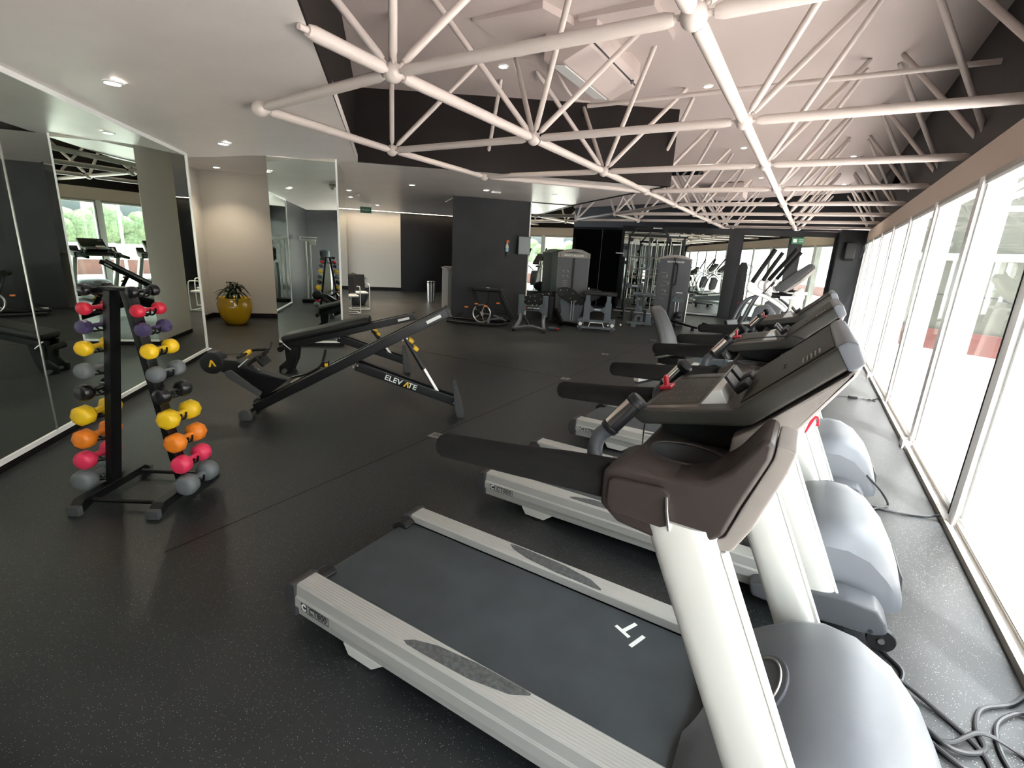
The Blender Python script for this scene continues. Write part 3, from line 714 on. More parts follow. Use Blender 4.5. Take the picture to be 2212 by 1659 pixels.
    for o in [c for c in kids(t) if c.name.startswith('arm_housing')] + [tr]:
        cs = []
        for s in (-1, 1):
            cb = NB(); lathe(cb, [(0.036, 1.075), (0.042, 1.10), (0.046, 1.20)], c=(-0.190, s*0.300, 0), seg=36, sx=1.95, sy=1.55); cs.append(cb)
        bool_cut(o, cs)
    for s in (-1, 1):
        bm = NB(); torus(bm, (-0.190, s*0.300, 1.1545), 0.048, 0.004, seg=40, rs=8, sx=1.87, sy=1.48); obj('cup_rim', bm, M_brown, tr)
        bm = NB(); lathe(bm, [(0.044, 1.151), (0.041, 1.10), (0.036, 1.077), (0.001, 1.076)], c=(-0.190, s*0.300, 0), seg=36, sx=1.95, sy=1.55, cap=False); obj('cup_holder', bm, M_dkplastic, tr)
    # belt and deck
    bm = NB()
    prof = [(-0.02, 0.172), (-1.64, 0.172)] + [(-1.64-0.030*math.sin(R(a)), 0.142+0.030*math.cos(R(a))) for a in range(20, 181, 20)] + [(-0.02, 0.112)]
    prism(bm, prof, 'y', -0.287, 0.287); obj('running_belt', bm, M_belt, t, smooth=30)
    bm = NB(); box2(bm, (-1.60, -0.36, 0.07), (0.05, 0.36, 0.150)); obj('deck', bm, M_cap, t, smooth=0)
    # hood
    rings = []
    for x, w, z0, z1 in ((-0.10, 0.372, 0.06, 0.20), (-0.05, 0.372, 0.06, 0.235), (0.05, 0.370, 0.06, 0.335), (0.15, 0.362, 0.06, 0.425), (0.24, 0.352, 0.06, 0.462), (0.33, 0.338, 0.06, 0.462), (0.42, 0.315, 0.065, 0.425), (0.50, 0.285, 0.07, 0.345), (0.555, 0.262, 0.08, 0.25), (0.585, 0.245, 0.09, 0.16), (0.575, 0.235, 0.085, 0.11)):
        rings.append(superring(x, w, z0, z1, 6.5, 48))
    bm = NB(); loft(bm, rings)
    hd = obj('motor_hood', bm, M_hood, t, smooth=22)
    # the hood's rear edge is cut in a bow over the belt
    bool_cut(hd, [lathe(NB(), [(0.292, 0.02), (0.292, 0.33)], c=(-0.345, 0, 0), seg=64)])
    bm = NB(); prism(bm, [(0.24, 0.468), (0.24, 0.02), (0.25, 0.02), (0.25, 0.468)], 'y', -0.001, 0.001); bm.free()
    # oval emblem plate on the slope of the hood
    ex, ez, ea = 0.085, 0.3735, R(-43)
    bm = NB(); lathe(bm, [(0.085, -0.012), (0.085, 0.006), (0.080, 0.009), (0.001, 0.009)], seg=40, sx=1.0, sy=1.5); obj('emblem_plate', bm, M_shroud, hd, loc=(ex, -0.02, ez), rot=(0, ea, 0))
    bm = NB(); torus(bm, (0, 0, 0.010), 0.066, 0.0035, seg=40, rs=6, sx=1.0, sy=1.62); obj('emblem_ring', bm, M_steel, hd, loc=(ex, -0.02, ez), rot=(0, ea, 0))
    text('emblem_letter', 'A', 0.11, M_dark_ink, hd, (ex+0.012, -0.02, ez+0.010), (0, ea, R(-90)), bold=0.003)
    bm = NB(); prism(bm, [(0.555, 0.10), (0.600, 0.12), (0.588, 0.20), (0.565, 0.24)], 'y', -0.13, 0.13, 0.006); obj('front_badge', bm, M_dkplastic, hd)
    # console
    W = 0.262
    bm = NB()
    prism(bm, [(-0.345, 1.205), (-0.335, 1.224), (-0.105, 1.276), (0.080, 1.458), (0.100, 1.456), (0.116, 1.422), (-0.062, 1.244), (-0.085, 1.236), (-0.315, 1.190)], 'y', -W, W, 0.010, 2)
    cs = obj('console', bm, M_shroud, t, smooth=25)
    cs.data.materials[0] = M_consoledark
    bm = NB(); prism(bm, [(-0.30, 1.196), (-0.25, 1.160), (-0.08, 1.150), (-0.02, 1.20), (-0.05, 1.248), (-0.09, 1.238)], 'y', -W+0.05, W-0.05, 0.012); obj('underside_shade', bm, M_cap, cs)  # hull below the console, coloured black for the shade it lies in
    bm = NB(); prism(bm, [(0.106, 1.440), (0.120, 1.420), (0.116, 1.395), (0.03, 1.245), (-0.04, 1.13), (-0.10, 1.12), (-0.10, 1.205), (-0.060, 1.235), (0.10, 1.395)], 'y', -W+0.006, W-0.006, 0.008); obj('console_back', bm, M_greyback, cs)
    bm = NB(); prism(bm, [(0.066, 1.449), (0.082, 1.464), (0.104, 1.461), (0.124, 1.420), (0.108, 1.402), (0.095, 1.400)], 'y', -W-0.004, W+0.004, 0.008); obj('top_cap', bm, M_hood, cs)
    # overlay on the sloping display face
    sa = math.atan2(1.458-1.276, 0.080+0.105)         # slope
    def face(s_, y_, h=0.0):                            # s_ metres up the display face
        return Vector((-0.105+math.cos(sa)*s_-math.sin(sa)*h, y_, 1.276+math.sin(sa)*s_+math.cos(sa)*h))
    Rf = Euler((0, -sa, 0))
    bm = NB(); box(bm, face(0.128, 0, 0.001), (0.225, 0.475, 0.004), Rf, bev=0.001); obj('display_overlay', bm, M_screen, cs)
    bm = NB()
    for k in range(5): tube(bm, [face(0.170+0.0095*k, -0.215, 0.002), face(0.173+0.0095*k, -0.175, 0.006), face(0.170+0.0095*k, -0.135, 0.002)], 0.0026, 6)
    obj('speaker_grille', bm, M_greyback, cs)
    bm = NB(); box(bm, face(0.12, -0.10, 0.004), (0.006, 0.012, 0.002), Rf); box(bm, face(0.12, -0.06, 0.004), (0.006, 0.012, 0.002), Rf); obj('button', bm, M_dark_ink, cs, smooth=0)
    # reading clips at the foot of the display
    bm = NB()
    for yy in (-0.13, -0.02):
        box(bm, face(0.022, yy, 0.022), (0.036, 0.075, 0.018), Rf, bev=0.004); box(bm, face(0.008, yy, 0.045), (0.008, 0.070, 0.045), Rf, bev=0.002)
    obj('reading_rack', bm, M_cap, cs)
    bm = NB(); tube(bm, [face(0.005, -0.165, 0.068), face(0.005, 0.02, 0.068)], 0.0022, 6); obj('rack_edge', bm, M_steel, cs)
    # keypad and storage tray on the shelf
    ta = math.atan2(1.272-1.224, -0.110+0.335)
    def shelf(s_, y_, h=0.0): return Vector((-0.335+math.cos(ta)*s_-math.sin(ta)*h, y_, 1.224+math.sin(ta)*s_+math.cos(ta)*h))
    Rt = Euler((0, -ta, 0))
    bm = NB(); box(bm, shelf(0.080, 0.0, 0.0005), (0.125, 0.40, 0.003), Rt, bev=0.001); kp = obj('keypad', bm, M_screen, cs)
    bm = NB()
    random.seed(3)
    for i in range(5):
        for j in range(4):
            x = 0.035+0.024*i; y = -0.13+0.085*j+random.uniform(-.01, .01)
            box(bm, shelf(x, y, 0.0022), (0.0022, 0.022, 0.0006), Rt); box(bm, shelf(x+0.007, y+0.010, 0.0022), (0.002, 0.008, 0.0006), Rt)
    for y in (-0.185, 0.185): tube(bm, [shelf(0.022, y*0.93, 0.003), shelf(0.138, y*0.93, 0.003)], 0.0011, 5)
    tube(bm, [shelf(0.140, -0.17, 0.003), shelf(0.140, 0.17, 0.003)], 0.0011, 5)
    obj('key_marks', bm, M_keyprint, kp, smooth=0)
    bm = NB(); box(bm, shelf(0.085, -0.222, 0.001), (0.125, 0.026, 0.003), Rt, bev=0.001); obj('label_strip', bm, M_keyprint, cs)
    bm = NB(); prism(bm, [tuple(shelf(0.150, 0, -0.003).xz), tuple(shelf(0.150, 0, 0.002).xz), tuple(shelf(0.178, 0, 0.034).xz), tuple(shelf(0.200, 0, 0.036).xz), tuple(shelf(0.215, 0, -0.003).xz)], 'y', -0.20, -0.02, 0.002); obj('wedge_tray', bm, M_silver, cs)
    # red safety key
    bm = NB(); box(bm, shelf(0.010, 0.03, 0.006), (0.035, 0.055, 0.010), Rt, bev=0.003); box(bm, shelf(0.008, 0.03, 0.024), (0.010, 0.030, 0.034), Rt, bev=0.003); k_ = obj('safety_key', bm, M_red, cs)
    k_['label'] = 'red safety key'
    bm = tube(NB(), curve_pts([shelf(-0.002, 0.02, 0.004), (-0.365, -0.02, 1.15), (-0.36, -0.05, 1.05), (-0.35, -0.06, 0.90), (-0.355, -0.06, 0.84)], 6), 0.002, 6); obj('key_cord', bm, M_cable, cs)
    # model lettering on the near rail skirt
    for s in (-1,):
        y = -0.4145
        bm = NB(); box(bm, (-1.575, y, 0.131), (0.036, 0.002, 0.034)); bx = obj('logo_box', bm, M_dark_ink, t, smooth=0)
        text('lettering', 'C', 0.040, M_white_ink, t, (-1.575, y-0.0015, 0.131), (R(90), 0, 0), bold=0.002)
        text('lettering', 'CT800', 0.037, M_dark_ink, t, (-1.487, y-0.0015, 0.131), (R(90), 0, 0), sx=1.08)
        bm = NB()
        for a, b in (((-1.553, 0.113), (-1.422, 0.113)), ((-1.553, 0.149), (-1.422, 0.149)), ((-1.422, 0.113), (-1.422, 0.149))):
            tube(bm, [(a[0], y-0.001, a[1]), (b[0], y-0.001, b[1])], 0.0014, 4)
        obj('logo_frame', bm, M_dark_ink, t, smooth=0)
    text('belt_mark', 'T', 0.12, M_white_ink, t, (-0.385, 0.215, 0.1725), (0, 0, R(155)), bold=0.002)
    text('belt_mark', 'I', 0.12, M_white_ink, t, (-0.335, 0.165, 0.1725), (0, 0, R(160)), bold=0.002)
    return t
M_keyprint = mat('key_print', (0.13, 0.11, 0.09), 0.5)
M_consoledark = mat('console_dark_plastic', (0.028, 0.027, 0.022), 0.42, spec=0.35, bump=0.05, bscale=350)
tm = make_treadmill('nearest treadmill, silver and charcoal, with its whole running belt in view', (0.0, 1.47, 0))
# the red clip hangs only from the nearest one
bm = tube(NB(), [(0.09, 0.285, 1.36), (0.075, 0.285, 1.18)], 0.0022, 6); cc = obj('clip_cord', bm, M_cable, None)
bm = NB(); tube(bm, [(0.075, 0.285, 1.185), (0.068, 0.285, 1.168), (0.078, 0.285, 1.15)], 0.003, 6); prism(bm, [(0.062, 1.095), (0.068, 1.10), (0.084, 1.15), (0.090, 1.15), (0.088, 1.125), (0.098, 1.128), (0.092, 1.155), (0.074, 1.158)], 'y', 0.280, 0.290, 0.001); cr = obj('safety_clip', bm, M_red, None)
t2 = dup(tm, (0.03, 2.85, 0), 0, 'second treadmill from the camera, between the nearest and the third one')
t3 = dup(tm, (0.05, 4.26, 0), 0, 'third treadmill, farthest of the row, just before the exercise bike')
cc.parent = tm; cr.parent = tm; cr['label'] = 'red safety clip'
# loose headphone lead over the second console
bm = tube(NB(), curve_pts([(-0.36, -0.20, 1.20), (-0.28, -0.22, 1.250), (-0.15, -0.24, 1.285), (-0.06, -0.262, 1.30), (0.0, -0.275, 1.29)], 6), 0.003, 6); obj('headphone_lead', bm, M_cable, t2)

# cords on the floor
def cord(label, pts, r=0.0085, m=None):
    o = obj('floor_cable', tube(NB(), curve_pts(pts, 8), r, 8), m or M_cable); tag(o, label, 'cable'); return o
z = 0.010
cord('black cable coiled on the floor between the second treadmill and the window', [(0.50, 2.47, 0.05), (0.53, 2.40, z), (0.60, 2.30, z), (0.585, 2.20, z), (0.56, 2.12, z), (0.60, 2.00, z), (0.72, 1.90, z), (0.80, 1.93, z), (0.78, 2.03, z), (0.68, 2.14, z), (0.58, 2.20, 0.026), (0.55, 2.14, 0.024), (0.60, 2.04, 0.024), (0.70, 1.96, z+.004), (0.80, 2.02, z), (0.80, 2.12, z), (0.84, 2.24, z), (0.95, 2.34, z), (1.02, 2.44, 0.02)])
cord('black cable looping beside the nearest treadmill hood up to the window socket', [(0.56, 1.90, 0.03), (0.62, 1.99, z), (0.70, 1.99, z), (0.80, 2.08, 0.028), (0.90, 2.08, z), (0.94, 2.02, z), (0.93, 1.94, z), (0.87, 1.95, z), (0.85, 2.05, z), (0.87, 2.18, z), (0.94, 2.28, z), (1.02, 2.33, 0.02)], 0.008)
cord('black cable running from the third treadmill wheel to the white block under the window', [(0.55, 4.05, 0.03), (0.62, 4.02, z), (0.78, 4.02, z), (0.94, 4.07, z), (1.02, 4.10, 0.03)])
cord('black cable hanging in a bow from the front of the third treadmill hood', [(0.56, 3.98, 0.24), (0.66, 4.02, 0.14), (0.74, 4.12, z), (0.68, 4.02, z), (0.58, 3.90, z)], 0.007)
t = thing('power_adapter', 'small black power adapter with bunched thin cord on the floor near the window', 'power adapter', (0.72, 7.62, 0), R(10))
bm = NB(); box(bm, (0, 0, 0.016), (0.10, 0.045, 0.032), bev=0.006); obj('brick', bm, M_cap, t)
bm = tube(NB(), curve_pts([(-0.05, 0, 0.01), (-0.12, 0.02, 0.006), (-0.17, -0.01, 0.005)], 5), 0.004, 6); obj('plug_lead', bm, M_cable, t)
random.seed(5)
bm = tube(NB(), curve_pts([(0.05, 0, 0.01)] + [(0.10+0.03*k/3+random.uniform(-.035, .045), random.uniform(-.05, .05), 0.006+0.006*(k % 3)) for k in range(14)] + [(0.22, 0.04, 0.005), (0.34, 0.18, 0.005)], 5), 0.004, 6); obj('bunched_cord', bm, M_cable, t)

# ================================================================== DUMBBELL RACK
w2 = Vector((0.853, 0.522)).normalized(); RZ = math.atan2(w2.y, w2.x)      # local x = across the A, local y = dumbbell axis
rk = thing('dumbbell_rack', 'tall black A-frame dumbbell rack standing in front of the left mirror wall', 'dumbbell rack', (-3.38, 1.265, 0), RZ)
def legx(z, s): return s*(0.045 + (0.190-0.0)*(1.30-z)/1.30) - 0.015
for s in (-1, 1):
    bm = NB(); x0, x1 = legx(0.05, s), legx(1.29, s)
    prism(bm, [(x0-0.021, 0.05), (x0+0.021, 0.05), (x1+0.021, 1.29), (x1-0.021, 1.29)], 'y', -0.040, 0.040, 0.004); obj('upright', bm, M_blk, rk)
    bm = NB(); prism(bm, [(-0.30, 0.0), (-0.30, 0.045), (-0.25, 0.085), (0.24, 0.085), (0.29, 0.045), (0.29, 0.0), (0.20, 0.035), (-0.20, 0.035)], 'x', x0-0.033, x0+0.033, 0.004); ft = obj('foot_bar', bm, M_blk, rk)
    bm = NB(); box(bm, (x0, -0.295, 0.030), (0.074, 0.035, 0.058), bev=0.006); box(bm, (x0, 0.285, 0.030), (0.074, 0.035, 0.058), bev=0.006); obj('end_cap', bm, M_rubber, ft)
for y in (-0.20, 0.20):
    bm = NB(); tube(bm, [(legx(0.05, -1), y, 0.055), (legx(0.05, 1), y, 0.055)], 0.014, 12); obj('cross_bar', bm, M_blk, rk)
bm = NB(); box(bm, (-0.02, 0, 1.298), (0.17, 0.10, 0.02), bev=0.006); obj('top_plate', bm, M_blk, rk)
rows = [('black', 1.285, .030), ('red', 1.180, .034), ('purple', 1.075, .037), ('yellow', 0.950, .041), ('grey', 0.815, .044), ('black', 0.685, .046), ('yellow', 0.545, .055), ('orange', 0.395, .054), ('pink', 0.255, .052), ('grey', 0.125, .060)]
words = ['topmost', 'second from the top', 'third from the top', 'fourth from the top', 'fifth from the top', 'sixth from the top', 'seventh from the top', 'eighth from the top', 'ninth from the top', 'lowest']
def dumbbell_bm(r, hl, hexed, e):
    bm = NB()
    for s in (e,):
        c = s*(hl)
        if hexed: lathe(bm, [(r*.42, c-s*r*0.86), (r*.90, c-s*r*0.62), (r*1.05, c-s*r*.35), (r*1.05, c+s*r*.40), (r*.88, c+s*r*0.68), (r*.55, c+s*r*0.78), (r*.02, c+s*r*0.80)], ax='y', seg=8)
        else: lathe(bm, [(r*.42, c-s*r*0.84), (r*.80, c-s*r*0.72), (r*1.0, c-s*r*.42), (r*1.04, c), (r*1.0, c+s*r*.40), (r*.84, c+s*r*0.66), (r*.55, c+s*r*0.77), (r*.05, c+s*r*0.80)], ax='y', seg=24)
    return bm
for i, (cn, z, r) in enumerate(rows):
    bmm = DB[cn]
    for s in (-1, 1):
        hl = 0.064 + r*0.62
        off = 0.076 + r*0.33
        x = legx(z, s) + s*off
        side = 'left' if s < 0 else 'right'
        big = {6: 'large ', 9: 'large '}.get(i, '')
        t = thing('dumbbell', '%s%s dumbbell on the %s side of the rack, %s' % (big, cn, side, words[i]), 'dumbbell', (rk.location.x + math.cos(RZ)*x, rk.location.y + math.sin(RZ)*x, z+0.005), RZ, 'dumbbells on the A-frame rack')
        for e in (-1, 1): obj('weight', dumbbell_bm(r*1.06, hl, cn == 'purple' or i in (6, 7), e), bmm, t, smooth=55 if cn != 'purple' else 30)
        bm = NB(); tube(bm, [(0, -hl, 0), (0, hl, 0)], r*0.36, 14); obj('handle', bm, bmm, t)
        # cradle hooks belong to the rack
        bm = NB()
        for y in (-0.022, 0.022):
            tube(bm, curve_pts([(legx(z, s)+s*0.01, y, z-0.02), (x-s*0.018, y, z-r*.36-0.012), (x, y, z-r*.36-0.016), (x+s*0.020, y, z-r*.36-0.002), (x+s*0.026, y, z+0.012)], 5), 0.0055, 8)
        obj('cradle', bm, M_blk, rk)

# ================================================================== INCLINE PULLEY BENCHES
def beam(bm, a, b, w, h, bev=0.006):
    """rectangular beam from a to b, width w along local y, height h"""
    a, b = Vector(a), Vector(b); t = (b-a); L = t.length; t.normalize()
    y = Vector((0, 1, 0)); zz = t.cross(y)
    if zz.z < 0: zz = -zz
    yy = zz.cross(t)
    M = Matrix((t, yy, zz)).transposed(); box(bm, (a+b)/2, (L, w, h), M, bev=bev)
def make_bench(label, full, loc, rz):
    t = thing('incline_bench', label, 'incline bench', loc, rz, 'black incline benches in the middle of the floor')
    if full: lo, hi, px, pz, fx = (0.06, 0.085), (1.84, 1.04), 0.98, 0.50, 1.96
    else: lo, hi, px, pz, fx = (-0.02, 0.335), (1.61, 0.745), 0.64, 0.44, 1.50
    la, lb = Vector((lo[0], 0, lo[1])), Vector((hi[0], 0, hi[1])); dr_ = (lb-la).normalized()
    nrm = Vector((-dr_.z, 0, dr_.x))
    for s in (-1, 1):
        bm = NB(); beam(bm, la+Vector((0, s*0.085, 0)), lb+Vector((0, s*0.085, 0)), 0.045, 0.085); obj('side_rail', bm, M_blk, t)
        bm = NB(); beam(bm, lb-dr_*0.01+Vector((0, s*0.085, 0)), lb+dr_*0.025+Vector((0, s*0.085, 0)), 0.050, 0.092, 0.01); obj('end_cap', bm, M_rubber, t)
        bm = NB(); beam(bm, lb-dr_*0.22+Vector((0, s*0.109, 0)), lb-dr_*0.07+Vector((0, s*0.109, 0)), 0.001, 0.03, 0); obj('warning_label', bm, M_white_ink, t, smooth=0)
    bm = NB(); beam(bm, la+nrm*0.02+dr_*0.2, lb+nrm*0.02, 0.13, 0.03); obj('centre_track', bm, M_blk, t)
    # support beam to the floor foot
    a = Vector((px, 0, pz)); b = Vector((fx-0.02, 0, 0.14))
    for s in (-1, 1):
        bm = NB(); beam(bm, a+Vector((0, s*0.07, 0)), b+Vector((0, s*0.07, 0)), 0.035, 0.085); obj('support_beam', bm, M_blk, t)
    bm = NB(); prism(bm, [(fx-0.055, 0.31), (fx-0.02, 0.325), (fx+0.05, 0.09), (fx+0.06, 0.0), (fx-0.01, 0.0), (fx-0.03, 0.06)], 'y', -0.12, -0.16, 0.006); prism(bm, [(fx-0.055, 0.31), (fx-0.02, 0.325), (fx+0.05, 0.09), (fx+0.06, 0.0), (fx-0.01, 0.0), (fx-0.03, 0.06)], 'y', 0.12, 0.16, 0.006); box2(bm, (fx-0.04, -0.15, 0.08), (fx+0.02, 0.15, 0.16)); obj('front_foot', bm, M_rubber, t)
    # telescopic strut with yellow clamps
    sa_ = la + dr_*(((1.42 if full else 1.05)-lo[0])/dr_.x) - nrm*0.05
    sb_ = Vector((fx-0.20, 0, 0.22))
    sm = sa_.lerp(sb_, 0.55)
    for s in (-1, 1):
        bm = NB(); tube(bm, [sa_+Vector((0, s*0.04, 0)), sm+Vector((0, s*0.04, 0))], 0.020, 10); obj('strut_sleeve', bm, M_blk, t)
        bm = NB(); tube(bm, [sm+Vector((0, s*0.04, 0)), sb_+Vector((0, s*0.04, 0))], 0.013, 10); obj('strut_rod', bm, M_steel, t)
    bm = NB()
    for q in (0.08, 0.22):
        p = sa_.lerp(sb_, q); box(bm, p+Vector((0.03, -0.03, 0.02)), (0.055, 0.05, 0.035), Euler((0, R(35), 0)), bev=0.008); box(bm, p+Vector((0.02, 0.05, 0.02)), (0.05, 0.05, 0.03), Euler((0, R(35), 0)), bev=0.008)
    cl = obj('clamp_lever', bm, M_yel, t); cl['label'] = 'yellow clamp levers'
    bm = NB()
    for p in (a, b, sa_):
        for s in (-1, 1):
            for k in (-0.02, 0.02): lathe(bm, [(0.009, 0), (0.009, 0.008), (0.001, 0.009)], c=(p.x+k, s*0.092, p.z+0.012*k*30), ax='y', seg=8)
    obj('bolt', bm, M_steel, t)
    if full:
        # rear foot roller bar
        bm = NB(); tube(bm, [(0.02, -0.19, 0.055), (0.02, 0.19, 0.055)], 0.022, 12); obj('rear_foot', bm, M_blk, t)
        for s in (-1, 1):
            bm = NB(); prism(bm, [(-0.03, 0.0), (-0.05, 0.03), (-0.045, 0.075), (-0.01, 0.105), (0.04, 0.10), (0.065, 0.06), (0.06, 0.0)], 'y', s*0.17, s*0.22, 0.01); obj('rear_foot_pad', bm, M_rubber, t)
        # angled arm with foot plates, pulley head and curl bar
        a0, a1 = Vector((0.30, 0, 0.22)), Vector((-0.27, 0, 0.50)); ad = (a1-a0).normalized()
        bm = NB(); prism(bm, [(0.36, 0.35), (0.12, 0.16), (-0.10, 0.34), (-0.26, 0.46), (-0.26, 0.55), (-0.08, 0.53), (0.10, 0.42)], 'y', -0.06, 0.06, 0.012); obj('head_arm', bm, M_blk, t)
        for s in (-1, 1):
            bm = NB(); prism(bm, [(-0.145, 0.45), (-0.09, 0.465), (0.155, 0.255), (0.13, 0.215), (-0.13, 0.40)], 'y', s*0.14, s*0.17, 0.006); prism(bm, [(-0.12, 0.43), (0.13, 0.235), (0.12, 0.225), (-0.12, 0.415)], 'y', s*0.06, s*0.15); obj('foot_plate', bm, M_rubber, t)
        bm = NB(); lathe(bm, [(0.085, -0.07), (0.100, -0.06), (0.100, 0.06), (0.085, 0.07), (0.001, 0.07)], c=(-0.285, 0, 0.505), ax='y', seg=32); hd = obj('pulley_housing', bm, M_blk, t)
        text('emblem', '<', 0.12, M_yel, hd, (-0.285, -0.072, 0.505), (R(90), R(90-8), 0), bold=0.003)
        bm = NB(); beam(bm, Vector((0.02, 0, 0.50)), Vector((0.16, 0, 0.60)), 0.20, 0.035, 0.01); beam(bm, Vector((0.10, 0, 0.58)), Vector((0.17, 0, 0.49)), 0.22, 0.03, 0.008); obj('seat_stop', bm, M_vinyl, t)
        bm = NB(); tube(bm, [(-0.22, 0.03, 0.57), (-0.02, 0.0, 0.585)], 0.004, 6); tube(bm, [(-0.05, 0, 0.585), (0.0, 0, 0.59)], 0.014, 10); obj('pull_cable', bm, M_cable, t)
        bm = NB(); tube(bm, curve_pts([(-0.03, -0.16, 0.58), (0.02, -0.14, 0.60), (0.04, 0.02, 0.615), (0.10, 0.14, 0.60), (0.14, 0.17, 0.60), (0.16, 0.20, 0.66)], 6), 0.014, 10); hb = obj('pull_handle', bm, M_blk, t)
        bm = NB(); tube(bm, [(0.025, -0.10, 0.603), (0.033, -0.02, 0.612)], 0.020, 12); yg = obj('handle_sleeve', bm, M_yel, hb)
        bm = NB(); tube(bm, [(-0.06, -0.06, 0.47), (0.03, -0.06, 0.55)], 0.008, 8); obj('chrome_stay', bm, M_steel, t)
        bm = NB(); tube(bm, curve_pts([(0.38, 0.0, 0.36), (0.52, 0.0, 0.40), (0.64, 0.0, 0.47), (0.68, 0, 0.56), (0.70, 0, 0.64)], 6), 0.012, 8, flat=0.5); box(bm, (0.69, 0, 0.50), (0.06, 0.09, 0.05), bev=0.008); obj('carriage_hook', bm, M_blk, t)
        bm = NB(); box(bm, (0.42, 0, 0.345), (0.09, 0.11, 0.01), Euler((0, R(-28), 0)), bev=0.002); obj('warning_plate', bm, M_print, t)
        bm = NB(); box(bm, (0.71, -0.05, 0.50), (0.03, 0.02, 0.03), bev=0.004); obj('stop_pin', bm, M_yel, t)
        sl = math.atan2(b.z-a.z, b.x-a.x); c_ = a.lerp(b, 0.43)
        text('lettering', 'ELEV', 0.072, M_white_ink, t, (c_.x-0.062, -0.0895, c_.z+0.022), (R(90), -sl, 0), bold=0.001, sx=1.15)
        text('lettering', 'TE', 0.072, M_white_ink, t, (c_.x+0.117, -0.0895, c_.z-0.043), (R(90), -sl, 0), bold=0.001, sx=1.15)
        text('lettering', '^', 0.135, M_yel, t, (c_.x+0.056, -0.0895, c_.z-0.046), (R(90), -sl, 0), bold=0.002, sx=0.9)
    else:
        bm = NB(); ia, ib = la+dr_*0.02+nrm*0.085, la+dr_*1.12+nrm*0.085; beam(bm, ia, ib, 0.36, 0.10, 0.035); obj('seat_pad', bm, M_vinyl, t)
        bm = NB(); tube(bm, [(-0.05, -0.13, 0.30), (-0.05, 0.13, 0.30)], 0.035, 14); obj('roller', bm, M_foam, t)
        bm = NB(); tube(bm, [(-0.01, -0.15, 0.385), (0.08, -0.15, 0.30)], 0.008, 8); obj('chrome_stay', bm, M_steel, t)
        for s in (-1, 1):
            bm = NB(); prism(bm, [(0.0, 0.33), (0.16, 0.33), (0.13, 0.14), (0.07, 0.0), (-0.08, 0.0), (-0.08, 0.08), (0.01, 0.16)], 'y', s*0.08, s*0.13, 0.008); obj('rear_leg', bm, M_blk, t)
        bm = NB(); tube(bm, [(-0.01, -0.2, 0.03), (-0.01, 0.2, 0.03)], 0.028, 12); obj('rear_foot', bm, M_rubber, t)
    return t
make_bench('black incline pulley bench in front, with yellow clamps and lettering on its beam', True, (-4.37, 2.53, 0), math.atan2(.65, .76))
make_bench('black incline bench with long padded seat, behind the lettered one', False, (-5.62, 3.78, 0), math.atan2(.69, .72))

# ================================================================== PLANTS, CHAIRS, RECEPTION
def plant(loc, potm, s, label, leaves=48, hgt=0.40, seed=1, rz=0):
    random.seed(seed)
    t = thing('potted_plant', label, 'plant', loc, rz)
    bm = NB(); lathe(bm, [(0.16, 0.0), (0.19, 0.02), (0.255, 0.14), (0.305, 0.30), (0.315, 0.40), (0.285, 0.475), (0.30, 0.50), (0.295, 0.515), (0.27, 0.505), (0.26, 0.45)], seg=40)
    bmesh.ops.scale(bm, vec=(s, s, s), verts=bm.verts); obj('pot', bm, potm, t, smooth=60)
    bm = NB(); lathe(bm, [(0.262*s, 0.46*s), (0.12*s, 0.475*s), (0.001, 0.48*s)], seg=24, cap=False); obj('soil', bm, M_soil, t)
    bm = NB(); tops = []
    for k in range(6):
        a = 2*PI*k/6+random.random(); rr = random.uniform(0.02, 0.09)*s
        p = [(rr*math.cos(a), rr*math.sin(a), 0.46*s), (1.3*rr*math.cos(a), 1.3*rr*math.sin(a), 0.46*s+hgt*0.35), (1.8*rr*math.cos(a), 1.8*rr*math.sin(a), 0.46*s+hgt*random.uniform(.5, .85))]
        tube(bm, p, 0.009, 7); tops.append(Vector(p[2])); tops.append(Vector(p[1]))
    obj('stem', bm, M_soil, t)
    bm = NB()
    for k in range(leaves):
        o = tops[k % len(tops)].copy(); a = random.uniform(0, 2*PI); L = random.uniform(0.16, 0.30)*s; up = random.uniform(0.2, 1.0)
        d0 = Vector((math.cos(a), math.sin(a), 0)); side = Vector((-math.sin(a), math.cos(a), 0)); pr = []
        for i in range(6):
            u = i/5; p = o + d0*L*u + Vector((0, 0, L*(up*u - 1.0*u*u)))
            wd = 0.030*s*math.sin(PI*min(1, u*0.92+0.08))**0.8
            pr.append((p-side*wd, p+Vector((0, 0, -0.006)), p+side*wd))
        for q, r_ in zip(pr, pr[1:]):
            for i in (0, 1):
                bm.faces.new([bm.verts.new(x) for x in (q[i], q[i+1], r_[i+1], r_[i])])
    bmesh.ops.remove_doubles(bm, verts=bm.verts, dist=1e-5)
    f = obj('foliage', bm, M_leaf, t, smooth=60)
    sm_ = f.modifiers.new('s', 'SOLIDIFY'); sm_.thickness = 0.0015
    return t
plant((-9.62, 5.42, 0), M_pot, 1.0, 'leafy plant in a round glossy yellow pot against the beige wall', seed=4)
plant((-11.0, 9.75, 0), M_gun, 0.95, 'leafy plant in a grey pot half hidden behind the mirrored pillar', seed=9, hgt=0.55)
